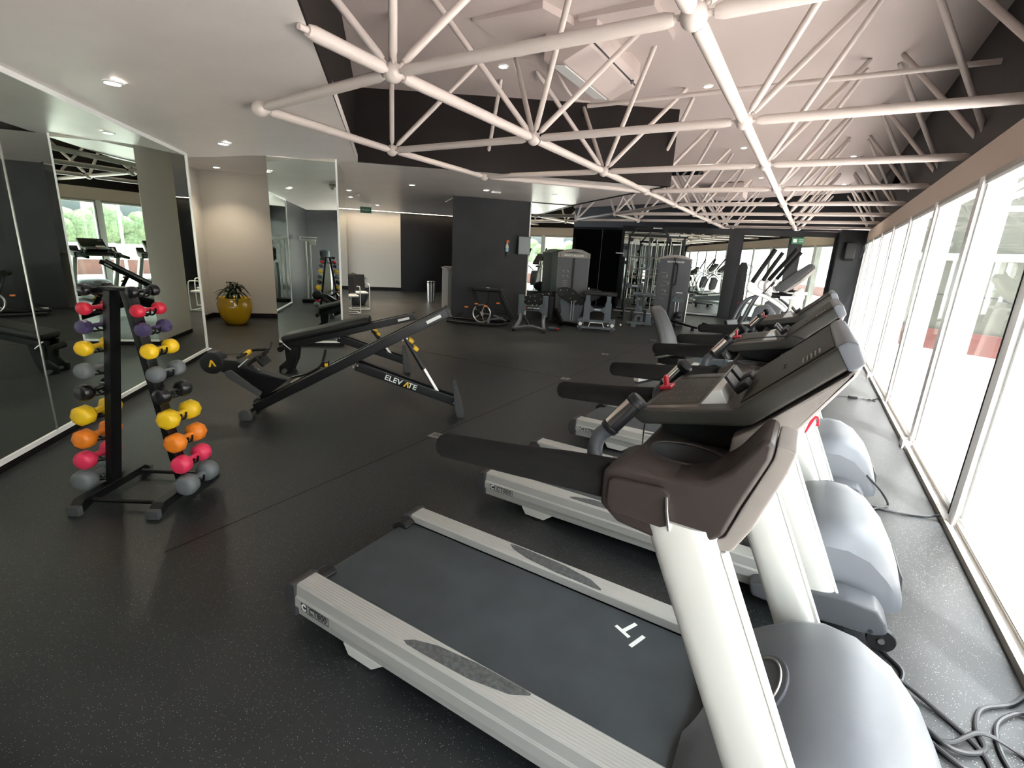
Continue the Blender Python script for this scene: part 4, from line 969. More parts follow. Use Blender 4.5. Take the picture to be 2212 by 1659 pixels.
def chair(loc, rz, label):
    t = thing('waiting_chair', label, 'chair', loc, rz, 'white chairs beside the pillar')
    for s in (-1, 1):
        bm = tube(NB(), curve_pts([(-0.20, s*0.24, 0.01), (0.18, s*0.24, 0.01), (0.21, s*0.24, 0.05), (0.22, s*0.24, 0.40), (0.20, s*0.24, 0.62), (0.12, s*0.24, 0.66), (-0.15, s*0.24, 0.64)], 5), 0.012, 8); obj('arm_frame', bm, M_white, t)
    bm = NB(); box(bm, (0, 0, 0.43), (0.42, 0.44, 0.05), bev=0.02); obj('seat', bm, M_white, t)
    bm = NB(); box(bm, (-0.20, 0, 0.68), (0.04, 0.42, 0.42), Euler((0, R(-10), 0)), bev=0.015); obj('backrest', bm, M_cap, t)
    bm = NB(); tube(bm, [(0.2, -0.24, 0.012), (0.2, 0.24, 0.012)], 0.011, 8); tube(bm, [(-0.19, -0.24, 0.012), (-0.19, 0.24, 0.012)], 0.011, 8); obj('floor_bar', bm, M_white, t)
chair((-9.66, 8.25, 0), R(-30), 'nearer white tube chair showing beyond the right edge of the mirrored pillar')
chair((-10.2, 9.05, 0), R(-30), 'farther white tube chair, next to the grey plant pot')
dk = thing('reception_desk', 'grey reception counter beside the charcoal wall', 'counter', (-8.42, 10.42, 0), R(135))
bm = NB(); box(bm, (-0.02, -0.31, 0.57), (1.5, 0.6, 1.14), bev=0.004); obj('body', bm, mat('counter_grey_laminate', (0.19, 0.185, 0.18), 0.5), dk)
bm = NB(); box(bm, (-0.02, -0.31, 1.16), (1.56, 0.66, 0.035), bev=0.006); obj('top', bm, M_greyback, dk)
bm = NB(); box(bm, (-8.50, 10.75, 1.195), (0.30, 0.21, 0.035), Euler((0, 0, R(20))), bev=0.005); tag(obj('paper_stack', bm, M_white), 'small stack of papers lying on the grey counter', 'papers')
tc_ = thing('trash_can', 'slim brushed steel bin in front of the dark door', 'trash can', (-10.35, 12.15, 0))
bm = NB(); lathe(bm, [(0.115, 0.0), (0.12, 0.01), (0.135, 0.62), (0.13, 0.66), (0.001, 0.665)], seg=28); obj('body', bm, M_steel, tc_)
bm = NB(); lathe(bm, [(0.137, 0.60), (0.14, 0.61), (0.137, 0.63)], seg=28, cap=False); obj('rim', bm, M_cap, tc_)
bm = NB(); tube(bm, curve_pts([(-9.78, 11.62, 0.55), (-9.7, 11.66, 0.95), (-9.66, 11.7, 1.15)], 4), 0.02, 8); bm.free()
# wall box and spray bottle on the charcoal wall
t = thing('paper_dispenser', 'grey metal paper towel box on the edge of the charcoal wall', 'dispenser', (-6.34, 10.92, 1.83), R(35))
bm = NB(); box(bm, (0.02, -0.10, 0), (0.30, 0.16, 0.44), bev=0.012); obj('case', bm, M_gun, t)
bm = NB(); box(bm, (0.02, -0.185, 0.0), (0.27, 0.008, 0.40), bev=0.003); obj('door', bm, mat('dispenser_door', (0.25, 0.27, 0.28), 0.35), t)
t = thing('spray_bottle', 'spray bottle with pale blue liquid hanging on the charcoal wall', 'bottle', (-6.62, 10.62, 1.66), R(35))
bm = NB(); lathe(bm, [(0.038, 0), (0.042, 0.01), (0.042, 0.10), (0.038, 0.15), (0.016, 0.19), (0.015, 0.215)], seg=20); obj('bottle', bm, M_white_ink, t)
bm = NB(); lathe(bm, [(0.0425, 0.012), (0.0435, 0.02), (0.0435, 0.085), (0.0425, 0.09)], seg=20, cap=False); obj('liquid', bm, M_blue, t)
bm = NB(); prism(bm, [(-0.02, 0.215), (-0.02, 0.275), (0.03, 0.285), (0.065, 0.265), (0.06, 0.25), (0.03, 0.245), (0.022, 0.215)], 'y', -0.013, 0.013, 0.004); prism(bm, [(0.03, 0.245), (0.05, 0.20), (0.042, 0.198), (0.022, 0.235)], 'y', -0.006, 0.006); obj('trigger', bm, M_orange, t)
bm = NB(); box(bm, (0.03, -0.03, -0.06), (0.08, 0.02, 0.14), bev=0.005); tube(bm, [(0, 0, -0.02), (0, 0.07, -0.02)], 0.006, 6); obj('holder', bm, M_cap, t)

# ================================================================== FAR STRENGTH MACHINES
def rbeam(bm, a, b, w, h, bev=0.006, up=(0, 0, 1)):
    a, b = Vector(a), Vector(b); t = (b-a); L = t.length; t.normalize()
    u = Vector(up)
    if abs(t.dot(u)) > 0.95: u = Vector((0, 1, 0))
    y = u.cross(t).normalized(); z_ = t.cross(y)
    M = Matrix((t, y, z_)).transposed(); box(bm, (a+b)/2, (L, w, h), M, bev=bev); return bm
def ob(name, m, parent, fn, **k):
    bm = NB(); fn(bm); return obj(name, bm, m, parent, **k)

# black hip bench with flywheel, left of the group (local x to the right as seen)
t = thing('hip_thrust_bench', 'black low machine with flat pad, spoked wheel and orange tabs against the charcoal wall', 'exercise machine', (-6.32, 9.35, 0), R(24))
ob('pad', M_vinyl, t, lambda b: box(b, (0.03, 0, 0.80), (0.66, 0.34, 0.08), bev=0.025))
ob('pad_badge', M_white_ink, t, lambda b: lathe(b, [(0.045, 0.841), (0.045, 0.843), (0.001, 0.843)], c=(0.03, 0, 0), seg=20))
ob('knee_roller', M_foam, t, lambda b: tube(b, [(-0.36, -0.18, 0.80), (-0.36, 0.18, 0.80)], 0.055, 16))
for s in (-1, 1):
    ob('front_post', M_blk, t, lambda b: rbeam(b, (0.30, s*0.12, 0.76), (0.62, s*0.12, 0.16), 0.05, 0.07))
    ob('rear_post', M_blk, t, lambda b: rbeam(b, (-0.30, s*0.12, 0.74), (-0.10, s*0.12, 0.20), 0.03, 0.045))
    ob('base_rail', M_blk, t, lambda b: tube(b, curve_pts([(-0.85, s*0.28, 0.07), (-0.3, s*0.32, 0.05), (0.3, s*0.32, 0.05), (0.55, s*0.25, 0.10)], 5), 0.035, 10))
ob('centre_post', M_blk, t, lambda b: rbeam(b, (0.08, 0, 0.76), (0.0, 0, 0.18), 0.05, 0.04))
def _w(b):
    torus(b, (-0.08, -0.10, 0.26), 0.20, 0.018, ax='y', seg=32); 
    for k in range(5):
        a = 2*PI*k/5; tube(b, [(-0.08, -0.10, 0.26), (-0.08+0.19*math.cos(a), -0.10, 0.26+0.19*math.sin(a))], 0.010, 6)
    lathe(b, [(0.05, -0.03), (0.05, 0.03)], c=(-0.08, -0.10, 0.26), ax='y', seg=16)
ob('flywheel', M_steel, t, _w)
for nm, x, y, z_ in (('l', -0.42, -0.2, 0.40), ('m', -0.20, -0.15, 0.48), ('n', 0.02, -0.15, 0.44), ('o', 0.30, -0.15, 0.52)):
    ob('height_tab', M_orange, t, lambda b: box(b, (x, y, z_), (0.08, 0.03, 0.03), bev=0.006))
ob('foot_plate', M_blk, t, lambda b: box(b, (-0.72, 0, 0.16), (0.30, 0.45, 0.03), Euler((0, R(-18), 0)), bev=0.006))
ob('foot_plate_label', M_white_ink, t, lambda b: box(b, (-0.80, -0.15, 0.155), (0.14, 0.02, 0.02)))
ob('linkage', M_gun, t, lambda b: (rbeam(b, (0.05, -0.12, 0.12), (0.42, -0.12, 0.20), 0.03, 0.03), rbeam(b, (0.2, -0.12, 0.25), (0.5, -0.12, 0.13), 0.03, 0.03), box(b, (0.10, -0.2, 0.10), (0.05, 0.05, 0.10))))
ob('seat_beam', M_blk, t, lambda b: rbeam(b, (0.15, 0, 0.32), (0.55, 0, 0.30), 0.12, 0.09))

# grey H frame machine with angled backrest, next to it
t = thing('glute_bench', 'grey H-frame machine with black studded back pad and red and white nameplate', 'exercise machine', (-5.20, 9.55, 0), R(20))
for s in (-1, 1):
    ob('post', M_gun, t, lambda b: box(b, (s*0.27, 0, 0.53), (0.12, 0.07, 0.46), bev=0.012))
    ob('lower_leg', M_gun, t, lambda b: tube(b, curve_pts([(s*0.27, 0, 0.34), (s*0.26, -0.08, 0.22), (s*0.30, -0.28, 0.10), (s*0.34, -0.42, 0.05)], 5), 0.040, 10))
    wl = ob('wheel', M_cap, t, lambda b: lathe(b, [(0.05, -0.02), (0.055, 0), (0.05, 0.02)], c=(s*0.34, -0.45, 0.055), ax='x', seg=18))
    ob('rear_leg', M_shroud, t, lambda b: rbeam(b, (s*0.24, 0.05, 0.34), (s*0.16, 0.42, 0.05), 0.06, 0.05))
ob('cross_plate', M_gun, t, lambda b: prism(b, [(-0.24, 0.36), (-0.24, 0.60), (-0.14, 0.54), (0.14, 0.54), (0.24, 0.60), (0.24, 0.36), (0.14, 0.42), (-0.14, 0.42)], 'y', -0.045, -0.02, 0.006))
np_ = ob('nameplate', M_cap, t, lambda b: box(b, (0, -0.048, 0.48), (0.30, 0.008, 0.085), bev=0.002))
text('lettering', 'BOOTY BUILDER', 0.034, M_white_ink, np_, (0.02, -0.0535, 0.48), (R(90), 0, 0), bold=0.001)
ob('logo_mark', M_red, np_, lambda b: box(b, (-0.125, -0.053, 0.48), (0.02, 0.002, 0.04)))
ob('back_pad', M_vinyl, t, lambda b: prism(b, [(-0.36, 0.62), (-0.22, 0.72), (0.02, 0.78), (0.38, 0.86), (0.40, 0.80), (0.24, 0.66), (0.14, 0.52), (-0.12, 0.46), (-0.30, 0.52)], 'y', 0.02, 0.09, 0.018))
def _s(b):
    for x, zz in ((-0.20, 0.66), (-0.08, 0.72), (0.02, 0.74), (0.20, 0.79), (0.33, 0.81), (-0.10, 0.62), (0.04, 0.64), (0.16, 0.68), (-0.02, 0.54), (0.08, 0.55), (0.26, 0.73)):
        ball(b, (x, 0.012, zz), 0.013, (1, .5, 1), 8, 6)
ob('stud', M_steel, t, _s)
ob('base_bar', M_shroud, t, lambda b: tube(b, curve_pts([(-0.34, -0.40, 0.06), (0, -0.30, 0.11), (0.34, -0.40, 0.06)], 6), 0.03, 8))
ob('grey_pedal', M_gun, t, lambda b: box(b, (0.46, 0.05, 0.06), (0.18, 0.10, 0.04), bev=0.008))
ob('red_pedal_tip', M_red, t, lambda b: box(b, (0.58, 0.02, 0.06), (0.06, 0.04, 0.03), bev=0.006))

# cabinet machine with kidney pads and H frame bench
def cabinet(parent, w, h, dpt, label_side=True):
    c = ob('weight_cabinet', M_cab, parent, lambda b: prism(b, [(-w/2, 0.0), (w/2, 0.0), (w/2+0.02, 0.4), (w/2+0.02, h-0.09), (w/4, h-0.015), (0, h), (-w/4, h-0.015), (-w/2-0.02, h-0.09), (-w/2-0.02, 0.4)], 'y', 0.0, dpt, 0.012))
    ob('top_trim', M_greyback, c, lambda b: prism(b, [(-w/2-0.03, h-0.20), (-w/2-0.03, h-0.09), (-w/4, h-0.005), (0, h+0.012), (w/4, h-0.005), (w/2+0.03, h-0.09), (w/2+0.03, h-0.20), (w/2-0.01, h-0.20), (w/2-0.01, h-0.11), (0, h-0.05), (-w/2+0.01, h-0.11), (-w/2+0.01, h-0.20)], 'y', -0.03, 0.05, 0.004))
    return c
t = thing('glute_machine', 'tall grey cabinet machine with instruction panel and studded kidney-shaped pads in front', 'exercise machine', (-5.05, 11.20, 0), R(22))
c = cabinet(t, 0.72, 1.80, 0.35)
ob('slot', M_cap, c, lambda b: box(b, (0.0, -0.004, 1.02), (0.055, 0.012, 1.15)))
ob('instruction_panel', M_shroud, c, lambda b: box(b, (-0.18, -0.004, 1.02), (0.26, 0.010, 1.15), bev=0.003))
ob('right_panel', M_cab, c, lambda b: box(b, (0.19, -0.006, 1.02), (0.27, 0.012, 1.15), bev=0.003))
hd_ = ob('header_panel', M_greyback, c, lambda b: box(b, (0, -0.006, 1.655), (0.66, 0.012, 0.10), bev=0.003))
text('lettering', 'BOOTY BUILDER', 0.062, M_white_ink, hd_, (0.0, -0.0135, 1.655), (R(90), 0, 0), bold=0.001)
def _i(b):
    for i in range(2):
        for j in range(2):
            x, zz = -0.235+0.11*i, 1.28-0.12*j
            box(b, (x, -0.010, zz+0.01), (0.05, 0.003, 0.012), Euler((0, R(30), 0))); box(b, (x+0.015, -0.010, zz-0.01), (0.012, 0.003, 0.04), Euler((0, R(-15), 0)))
    for k in range(6): box(b, (-0.18, -0.010, 1.05-0.045*k), (0.12-0.01*(k % 3), 0.003, 0.006))
    box(b, (-0.18, -0.010, 0.70), (0.14, 0.003, 0.02)); box(b, (0.20, -0.013, 0.62), (0.08, 0.003, 0.03))
ob('panel_print', M_print, c, _i, smooth=0)
def kidney(b, cx, cz, s):
    prism(b, [(cx+s*x, cz+zz) for x, zz in ((-0.30, 0.16), (-0.10, 0.20), (0.10, 0.14), (0.24, 0.02), (0.28, -0.12), (0.18, -0.22), (0.02, -0.18), (-0.12, -0.10), (-0.26, -0.02), (-0.34, 0.06))], 'y', -0.40, -0.33, 0.02)
kp = ob('kidney_pad', M_vinyl, t, lambda b: kidney(b, -0.02, 0.72, 1)); kq = ob('kidney_pad', M_vinyl, t, lambda b: kidney(b, 0.42, 0.72, -1))
ob('stud', M_steel, t, lambda b: [ball(b, (x, -0.405, zz), 0.013, (1, .5, 1), 8, 6) for x, zz in ((-0.24, 0.84), (-0.08, 0.85), (0.06, 0.78), (0.0, 0.66), (0.14, 0.60), (0.30, 0.84), (0.44, 0.86), (0.26, 0.70), (-0.2, 0.74))] and None)
ob('pedestal', M_gun, t, lambda b: prism(b, [(-0.28, 0.06), (0.20, 0.06), (0.30, 0.35), (0.34, 0.62), (-0.26, 0.62), (-0.20, 0.3)], 'y', -0.30, -0.12, 0.02))
ob('guide_rod', M_steel, t, lambda b: (tube(b, [(0.04, -0.42, 0.12), (0.04, -0.42, 0.60)], 0.012, 8), tube(b, [(0.10, -0.42, 0.12), (0.10, -0.42, 0.60)], 0.012, 8)) and None)
ob('base_beam', M_blk, t, lambda b: (rbeam(b, (-0.35, -0.1, 0.06), (0.35, -0.62, 0.05), 0.10, 0.07), rbeam(b, (-0.35, -0.35, 0.35), (-0.15, -0.60, 0.05), 0.06, 0.16)) and None)
for xx in (-0.46, 0.42): ob('side_arm', M_cap, t, lambda b: box(b, (xx, -0.17, 0.36), (0.11, 0.2, 0.56), bev=0.01))
ob('white_grip', M_white, t, lambda b: (tube(b, [(0.44, -0.1, 0.62), (0.42, -0.1, 0.92)], 0.016, 8), tube(b, [(0.52, -0.1, 0.62), (0.50, -0.1, 0.90)], 0.016, 8)) and None)

t = thing('hip_machine', 'grey H-shaped bench frame with flat black top pad and black footplate', 'exercise machine', (-4.16, 10.78, 0), R(21))
for s in (-1, 1):
    ob('post', M_gun, t, lambda b: prism(b, [(s*0.24-0.075, 0.22), (s*0.24-0.075, 0.60), (s*0.24-0.05, 0.66), (s*0.24-0.05, 0.80), (s*0.24+0.05, 0.80), (s*0.24+0.05, 0.66), (s*0.24+0.075, 0.60), (s*0.24+0.075, 0.22)], 'y', -0.05, 0.03, 0.01))
    ob('caster', M_white, t, lambda b: lathe(b, [(0.035, -0.03), (0.040, 0), (0.035, 0.03)], c=(s*0.36, -0.30, 0.15), ax='y', seg=16))
    ob('weight_pins', M_steel, t, lambda b: [tube(b, [(s*0.36-0.05+0.035*k, -0.05, 0.20), (s*0.36-0.05+0.035*k, -0.05, 0.27)], 0.009, 6) for k in range(4)] and None)
    ob('corner_block', M_gun, t, lambda b: box(b, (s*0.36, -0.05, 0.16), (0.14, 0.10, 0.12), bev=0.008))
    ob('floor_leg', M_rubber, t, lambda b: box(b, (s*0.36, -0.30, 0.045), (0.07, 0.07, 0.09), bev=0.004))
ob('cross_plate', M_gun, t, lambda b: prism(b, [(-0.18, 0.38), (-0.18, 0.56), (-0.10, 0.50), (0.10, 0.50), (0.18, 0.56), (0.18, 0.38), (0.10, 0.43), (-0.10, 0.43)], 'y', -0.045, -0.01, 0.005))
ob('nameplate', M_white_ink, t, lambda b: box(b, (0, -0.047, 0.465), (0.14, 0.004, 0.022)))
ob('top_pad', M_vinyl, t, lambda b: box(b, (0.02, 0, 0.835), (0.78, 0.34, 0.085), bev=0.02))
ob('base_bar', M_gun, t, lambda b: box(b, (0, -0.05, 0.20), (0.58, 0.08, 0.055), bev=0.006))
ob('front_bar', M_gun, t, lambda b: box(b, (0, -0.30, 0.08), (0.86, 0.06, 0.05), bev=0.006))
ob('foot_loop', M_white, t, lambda b: tube(b, [(-0.17, -0.34, 0.10), (-0.14, -0.34, 0.20), (0.14, -0.34, 0.20), (0.17, -0.34, 0.10)], 0.010, 8) and None)
ob('hub', M_cap, t, lambda b: tube(b, [(-0.42, 0, 0.76), (-0.30, 0, 0.76)], 0.06, 14) and None)

# cable tower
t = thing('cable_tower', 'tall double cable tower with chrome rods and angled top bars before the far mirror', 'exercise machine', (-3.96, 14.10, 0), R(15))
for x in (-0.68, -0.12, 0.35, 0.80):
    ob('upright', M_blk if x not in (-0.12,) else M_gun, t, lambda b: box(b, (x, 0, 1.15), (0.055, 0.07, 2.30), bev=0.006))
for x in (-0.60, -0.50, -0.05, 0.08, 0.28, 0.45, 0.72):
    ob('guide_rod', M_steel, t, lambda b: tube(b, [(x, -0.05, 0.55 if x < 0 else 0.2), (x, -0.05, 2.22)], 0.013, 8) and None)
ob('top_frame', M_blk, t, lambda b: (rbeam(b, (-0.72, 0, 2.30), (0.88, 0, 2.30), 0.07, 0.07), rbeam(b, (-0.66, 0, 2.30), (-0.50, 0, 2.50), 0.05, 0.05), rbeam(b, (-0.50, 0, 2.50), (0.22, 0, 2.50), 0.05, 0.06), rbeam(b, (0.22, 0, 2.50), (0.36, 0, 2.30), 0.05, 0.05), rbeam(b, (-0.20, 0, 2.32), (-0.10, 0, 2.42), 0.03, 0.03)) and None)
ob('chrome_cap', M_steel, t, lambda b: (box(b, (0.05, -0.03, 2.505), (0.24, 0.03, 0.03)), box(b, (0.50, -0.04, 2.33), (0.26, 0.03, 0.03)), box(b, (0.76, -0.04, 2.33), (0.18, 0.03, 0.03))) and None, smooth=0)
for zz in (1.72, 1.38, 1.20): ob('cross_rod', M_steel, t, lambda b: tube(b, [(-0.66, -0.06, zz), (0.10 if zz < 1.5 else 0.78, -0.06, zz)], 0.013, 8) and None)
ob('pull_pin', M_white, t, lambda b: tube(b, [(-1.02, -0.05, 1.80), (-0.80, -0.05, 1.80)], 0.014, 8) and None)
ob('weight_stack', M_cap, t, lambda b: [box(b, (0.60, -0.01, 0.25+0.055*k), (0.30, 0.14, 0.045), bev=0.004) for k in range(17)] and None)
ob('pulley', M_cap, t, lambda b: [lathe(b, [(0.05, -0.012), (0.055, 0), (0.05, 0.012)], c=(x, -0.07, zz), ax='y', seg=18) for x, zz in ((-0.74, 1.95), (-0.62, 2.18), (-0.08, 2.2), (0.40, 2.2), (0.78, 2.18), (-0.70, 1.55))] and None)
ob('lower_plate', M_gun, t, lambda b: prism(b, [(-0.62, 0.82), (-0.62, 1.02), (-0.50, 0.96), (-0.28, 0.96), (-0.16, 1.02), (-0.16, 0.82), (-0.28, 0.87), (-0.50, 0.87)], 'y', -0.07, -0.04, 0.004))
ob('nameplate', M_white_ink, t, lambda b: box(b, (-0.39, -0.073, 0.915), (0.18, 0.003, 0.03)))
ob('base_foot', M_blk, t, lambda b: (box(b, (-0.68, -0.15, 0.03), (0.16, 0.6, 0.05), bev=0.01), box(b, (0.3, 0, 0.03), (1.1, 0.08, 0.05), bev=0.01), box(b, (0.80, -0.1, 0.03), (0.14, 0.5, 0.05), bev=0.01)) and None)

# stack machine
t = thing('cable_machine', 'tall grey weight stack cabinet with long black handle and slotted front, right of the tower', 'exercise machine', (-3.12, 13.25, 0), R(13))
c = cabinet(t, 0.78, 1.80, 0.30)
ob('left_panel', M_shroud, c, lambda b: box(b, (-0.20, -0.006, 0.88), (0.30, 0.012, 1.50), bev=0.003))
ob('panel_print', M_print, c, lambda b: [box(b, (-0.20+0.03*(k % 3-1), -0.013, 1.35-0.11*k), (0.14, 0.003, 0.008)) for k in range(7)] + [box(b, (-0.16+.05*(k % 2), -0.013, 1.28-0.2*k), (0.03, 0.003, 0.05), Euler((0, R(30), 0))) for k in range(3)] and None, smooth=0)
ob('slot', M_cap, c, lambda b: box(b, (-0.015, -0.006, 0.92), (0.06, 0.014, 1.62)))
ob('right_panel', M_shroud, c, lambda b: box(b, (0.20, -0.006, 1.22), (0.28, 0.012, 0.80), bev=0.003))
for zz in (1.38, 1.20): ob('dark_band', M_shroud, c, lambda b: box(b, (0.20, -0.014, zz), (0.26, 0.003, 0.035)))
text('lettering', 'BOOTY BUILDER', 0.055, M_white_ink, c, (0.02, -0.016, 1.63), (R(90), 0, 0), bold=0.001)
ob('name_strip', M_white_ink, c, lambda b: box(b, (0.20, -0.014, 0.86), (0.16, 0.003, 0.02)))
ob('long_handle', M_cap, t, lambda b: tube(b, curve_pts([(0.03, -0.03, 1.62), (0.03, -0.07, 1.58), (0.08, -0.07, 1.55), (0.08, -0.07, 1.10), (0.02, -0.07, 1.05)], 5), 0.016, 10) and None)
ob('carriage', M_gun, t, lambda b: (box(b, (0.20, -0.05, 0.66), (0.30, 0.06, 0.07), bev=0.006), lathe(b, [(0.05, -0.02), (0.05, 0.02)], c=(0.12, -0.05, 0.72), ax='y', seg=16)) and None)
ob('guide_rod', M_steel, t, lambda b: (tube(b, [(0.14, -0.04, 0.1), (0.14, -0.04, 0.62)], 0.010, 8), tube(b, [(0.22, -0.04, 0.1), (0.22, -0.04, 0.62)], 0.010, 8), tube(b, [(0.41, -0.03, 0.02), (0.43, -0.03, 0.85)], 0.02, 8)) and None)
ob('ankle_block', M_cap, t, lambda b: (ball(b, (0.24, -0.12, 0.28), 0.10, (1, .7, 1), 14, 10), ball(b, (0.20, -0.14, 0.16), 0.09, (1.1, .7, .9), 14, 10)) and None)
# step rails on the floor
t = thing('step_platform', 'pair of low black rail platforms lying on the floor right of the weight cabinet', 'platform', (-1.95, 12.7, 0), R(12))
for k, (x, y) in enumerate(((-0.35, 0.15), (0.42, 0.20))):
    ob('rail', M_blk, t, lambda b: rbeam(b, (x-0.55, y+0.30, 0.16), (x+0.10, y-0.25, 0.09), 0.16, 0.05))
    ob('rail_end', M_steel, t, lambda b: box(b, (x+0.14, y-0.30, 0.06), (0.18, 0.05, 0.035), bev=0.004))
    ob('rail_foot', M_blk, t, lambda b: (box(b, (x-0.05, y-0.12, 0.045), (0.08, 0.12, 0.09)), box(b, (x-0.5, y+0.26, 0.07), (0.08, 0.12, 0.14))) and None)

# leg curl machine with plate and rollers
t = thing('leg_curl_machine', 'low machine with grey foam rollers and a round black weight plate on a bar', 'exercise machine', (-3.62, 12.35, 0), R(15))
ob('roller', M_gun, t, lambda b: (tube(b, [(-0.20, -0.10, 0.80), (0.02, -0.10, 0.80)], 0.055, 18), tube(b, [(0.08, -0.10, 0.80), (0.30, -0.10, 0.80)], 0.055, 18)) and None)
ob('roller_shaft', M_steel, t, lambda b: tube(b, [(-0.22, -0.10, 0.80), (0.32, -0.10, 0.80)], 0.014, 8) and None)
ob('lever', M_gun, t, lambda b: (rbeam(b, (-0.12, -0.05, 0.76), (-0.06, -0.02, 0.50), 0.03, 0.03), rbeam(b, (-0.16, 0, 0.66), (0.02, 0, 0.36), 0.06, 0.05)) and None)
pl_ = ob('weight_plate', M_cap, t, lambda b: lathe(b, [(0.20, -0.02), (0.225, -0.015), (0.225, 0.015), (0.20, 0.02), (0.10, 0.012), (0.08, 0.02), (0.001, 0.02)], c=(-0.40, -0.05, 0.33), ax='x', seg=30))
ob('bar', M_steel, t, lambda b: tube(b, [(-0.66, -0.05, 0.36), (0.62, -0.05, 0.33)], 0.016, 8) and None)
ob('frame', M_gun, t, lambda b: (box(b, (0.22, 0, 0.24), (0.14, 0.12, 0.40), bev=0.01), box(b, (0.0, -0.25, 0.10), (0.62, 0.08, 0.06), bev=0.008), box(b, (-0.05, 0.1, 0.40), (0.16, 0.2, 0.20), bev=0.02)) and None)
ob('foot_block', M_gun, t, lambda b: (box(b, (-0.08, -0.10, 0.20), (0.06, 0.10, 0.14)), box(b, (0.06, -0.10, 0.20), (0.06, 0.10, 0.14)), box(b, (-0.01, -0.10, 0.27), (0.10, 0.10, 0.05)), box(b, (-0.12, -0.30, 0.04), (0.12, 0.10, 0.08))) and None)
for xx in (-0.2, 0.12): ob('side_box', M_cap, t, lambda b: box(b, (xx, 0, 0.2), (0.06, 0.2, 0.36)))
ob('end_knob', M_white, t, lambda b: (ball(b, (-0.62, -0.5, 0.06), 0.035), ball(b, (-0.42, -0.5, 0.05), 0.025), ball(b, (-0.72, -0.6, 0.02), 0.022)) and None)

# tall black multi stack beside the pillar mirror gap
t = thing('slim_tower', 'slim black column machine in front of the dark pier between two far mirrors', 'exercise machine', (-1.72, 15.2, 0), R(8))
ob('column', M_blk, t, lambda b: prism(b, [(-0.16, 0), (0.16, 0), (0.12, 1.60), (0.07, 1.72), (-0.05, 1.72), (-0.12, 1.60)], 'y', -0.12, 0.12, 0.01))
ob('slot', M_cap, t, lambda b: box(b, (0.0, -0.125, 0.85), (0.03, 0.012, 1.2)))
ob('red_marker', M_red, t, lambda b: (lathe(b, [(0.02, 0), (0.02, 0.01), (0.001, 0.01)], c=(0.02, -0.13, 0.62), ax='y', seg=10), lathe(b, [(0.02, 0), (0.02, 0.01), (0.001, 0.01)], c=(-0.02, -0.13, 0.30), ax='y', seg=10)) and None)
ob('handle', M_steel, t, lambda b: tube(b, curve_pts([(0.10, -0.1, 1.35), (0.22, -0.14, 1.45), (0.22, -0.14, 1.62), (0.10, -0.1, 1.66)], 5), 0.012, 8) and None)

# ================================================================== RECUMBENT BIKE
t = thing('recumbent_bike', 'recumbent exercise bike with tall grey backrest, beyond the third treadmill', 'exercise bike', (-1.62, 6.6, 0), R(-17))
rings = []
for k in range(9):
    u = k/8; zc = 0.47+0.56*u; xc = 0.17 - 0.30*u + 0.03*math.sin(PI*u); wd = 0.20*(1-0.25*u)*(0.72 if k in (0, 8) else 1); th = 0.062*(0.7 if k in (0, 8) else 1)
    rings.append([(xc+th*math.cos(a)-0.25*wd*abs(math.sin(a))*0, wd*math.sin(a), zc+0.25*th*math.cos(a)) for a in [2*PI*i/20 for i in range(20)]])
ob('backrest', M_dkplastic, t, lambda b: loft(b, rings) and None, smooth=60)
ob('backrest_face', M_dkplastic, t, lambda b: loft(b, [[(p[0]+0.012, p[1]*0.86, p[2]) for p in r_] for r_ in rings[1:-1]]) and None, smooth=60)
ob('seam_light', M_white, t, lambda b: (tube(b, [(0.085, -0.03, 0.78), (0.065, -0.03, 0.83)], 0.004, 6), tube(b, [(0.085, 0.04, 0.78), (0.065, 0.04, 0.83)], 0.004, 6)) and None)
ob('seat', M_vinyl, t, lambda b: box(b, (0.30, 0, 0.46), (0.40, 0.38, 0.09), Euler((0, R(-4), 0)), bev=0.035))
ob('seat_carriage', M_cap, t, lambda b: (box(b, (0.22, 0, 0.36), (0.30, 0.24, 0.12), bev=0.02), tube(b, [(0.08, -0.2, 0.42), (0.08, 0.2, 0.42)], 0.018, 10)) and None)
ob('main_rail', M_silver, t, lambda b: (rbeam(b, (0.0, 0, 0.22), (1.05, 0, 0.30), 0.10, 0.09, 0.02)) and None)
ob('base_foot', M_silver, t, lambda b: (box(b, (-0.12, 0, 0.05), (0.09, 0.55, 0.07), bev=0.02), box(b, (1.15, 0, 0.05), (0.09, 0.50, 0.07), bev=0.02), rbeam(b, (-0.12, 0, 0.06), (0.1, 0, 0.24), 0.09, 0.07)) and None)
ob('side_grip', M_steel, t, lambda b: (tube(b, curve_pts([(0.12, -0.2, 0.40), (0.25, -0.26, 0.44), (0.42, -0.28, 0.50), (0.48, -0.28, 0.50)], 5), 0.014, 10), tube(b, curve_pts([(0.12, 0.2, 0.40), (0.25, 0.26, 0.44), (0.42, 0.28, 0.50), (0.48, 0.28, 0.50)], 5), 0.014, 10)) and None)
ob('drive_housing', M_gun, t, lambda b: prism(b, [(0.62, 0.14), (0.60, 0.36), (0.74, 0.50), (0.98, 0.52), (1.16, 0.38), (1.16, 0.14)], 'y', -0.09, 0.09, 0.04) and None)
ob('crank', M_cap, t, lambda b: (lathe(b, [(0.10, -0.115), (0.10, 0.115)], c=(0.86, 0, 0.33), ax='y', seg=24), rbeam(b, (0.86, -0.13, 0.33), (0.76, -0.13, 0.20), 0.02, 0.03), rbeam(b, (0.86, 0.13, 0.33), (0.96, 0.13, 0.46), 0.02, 0.03), box(b, (0.75, -0.20, 0.19), (0.12, 0.10, 0.03), bev=0.006), box(b, (0.96, 0.20, 0.47), (0.12, 0.10, 0.03), bev=0.006)) and None)
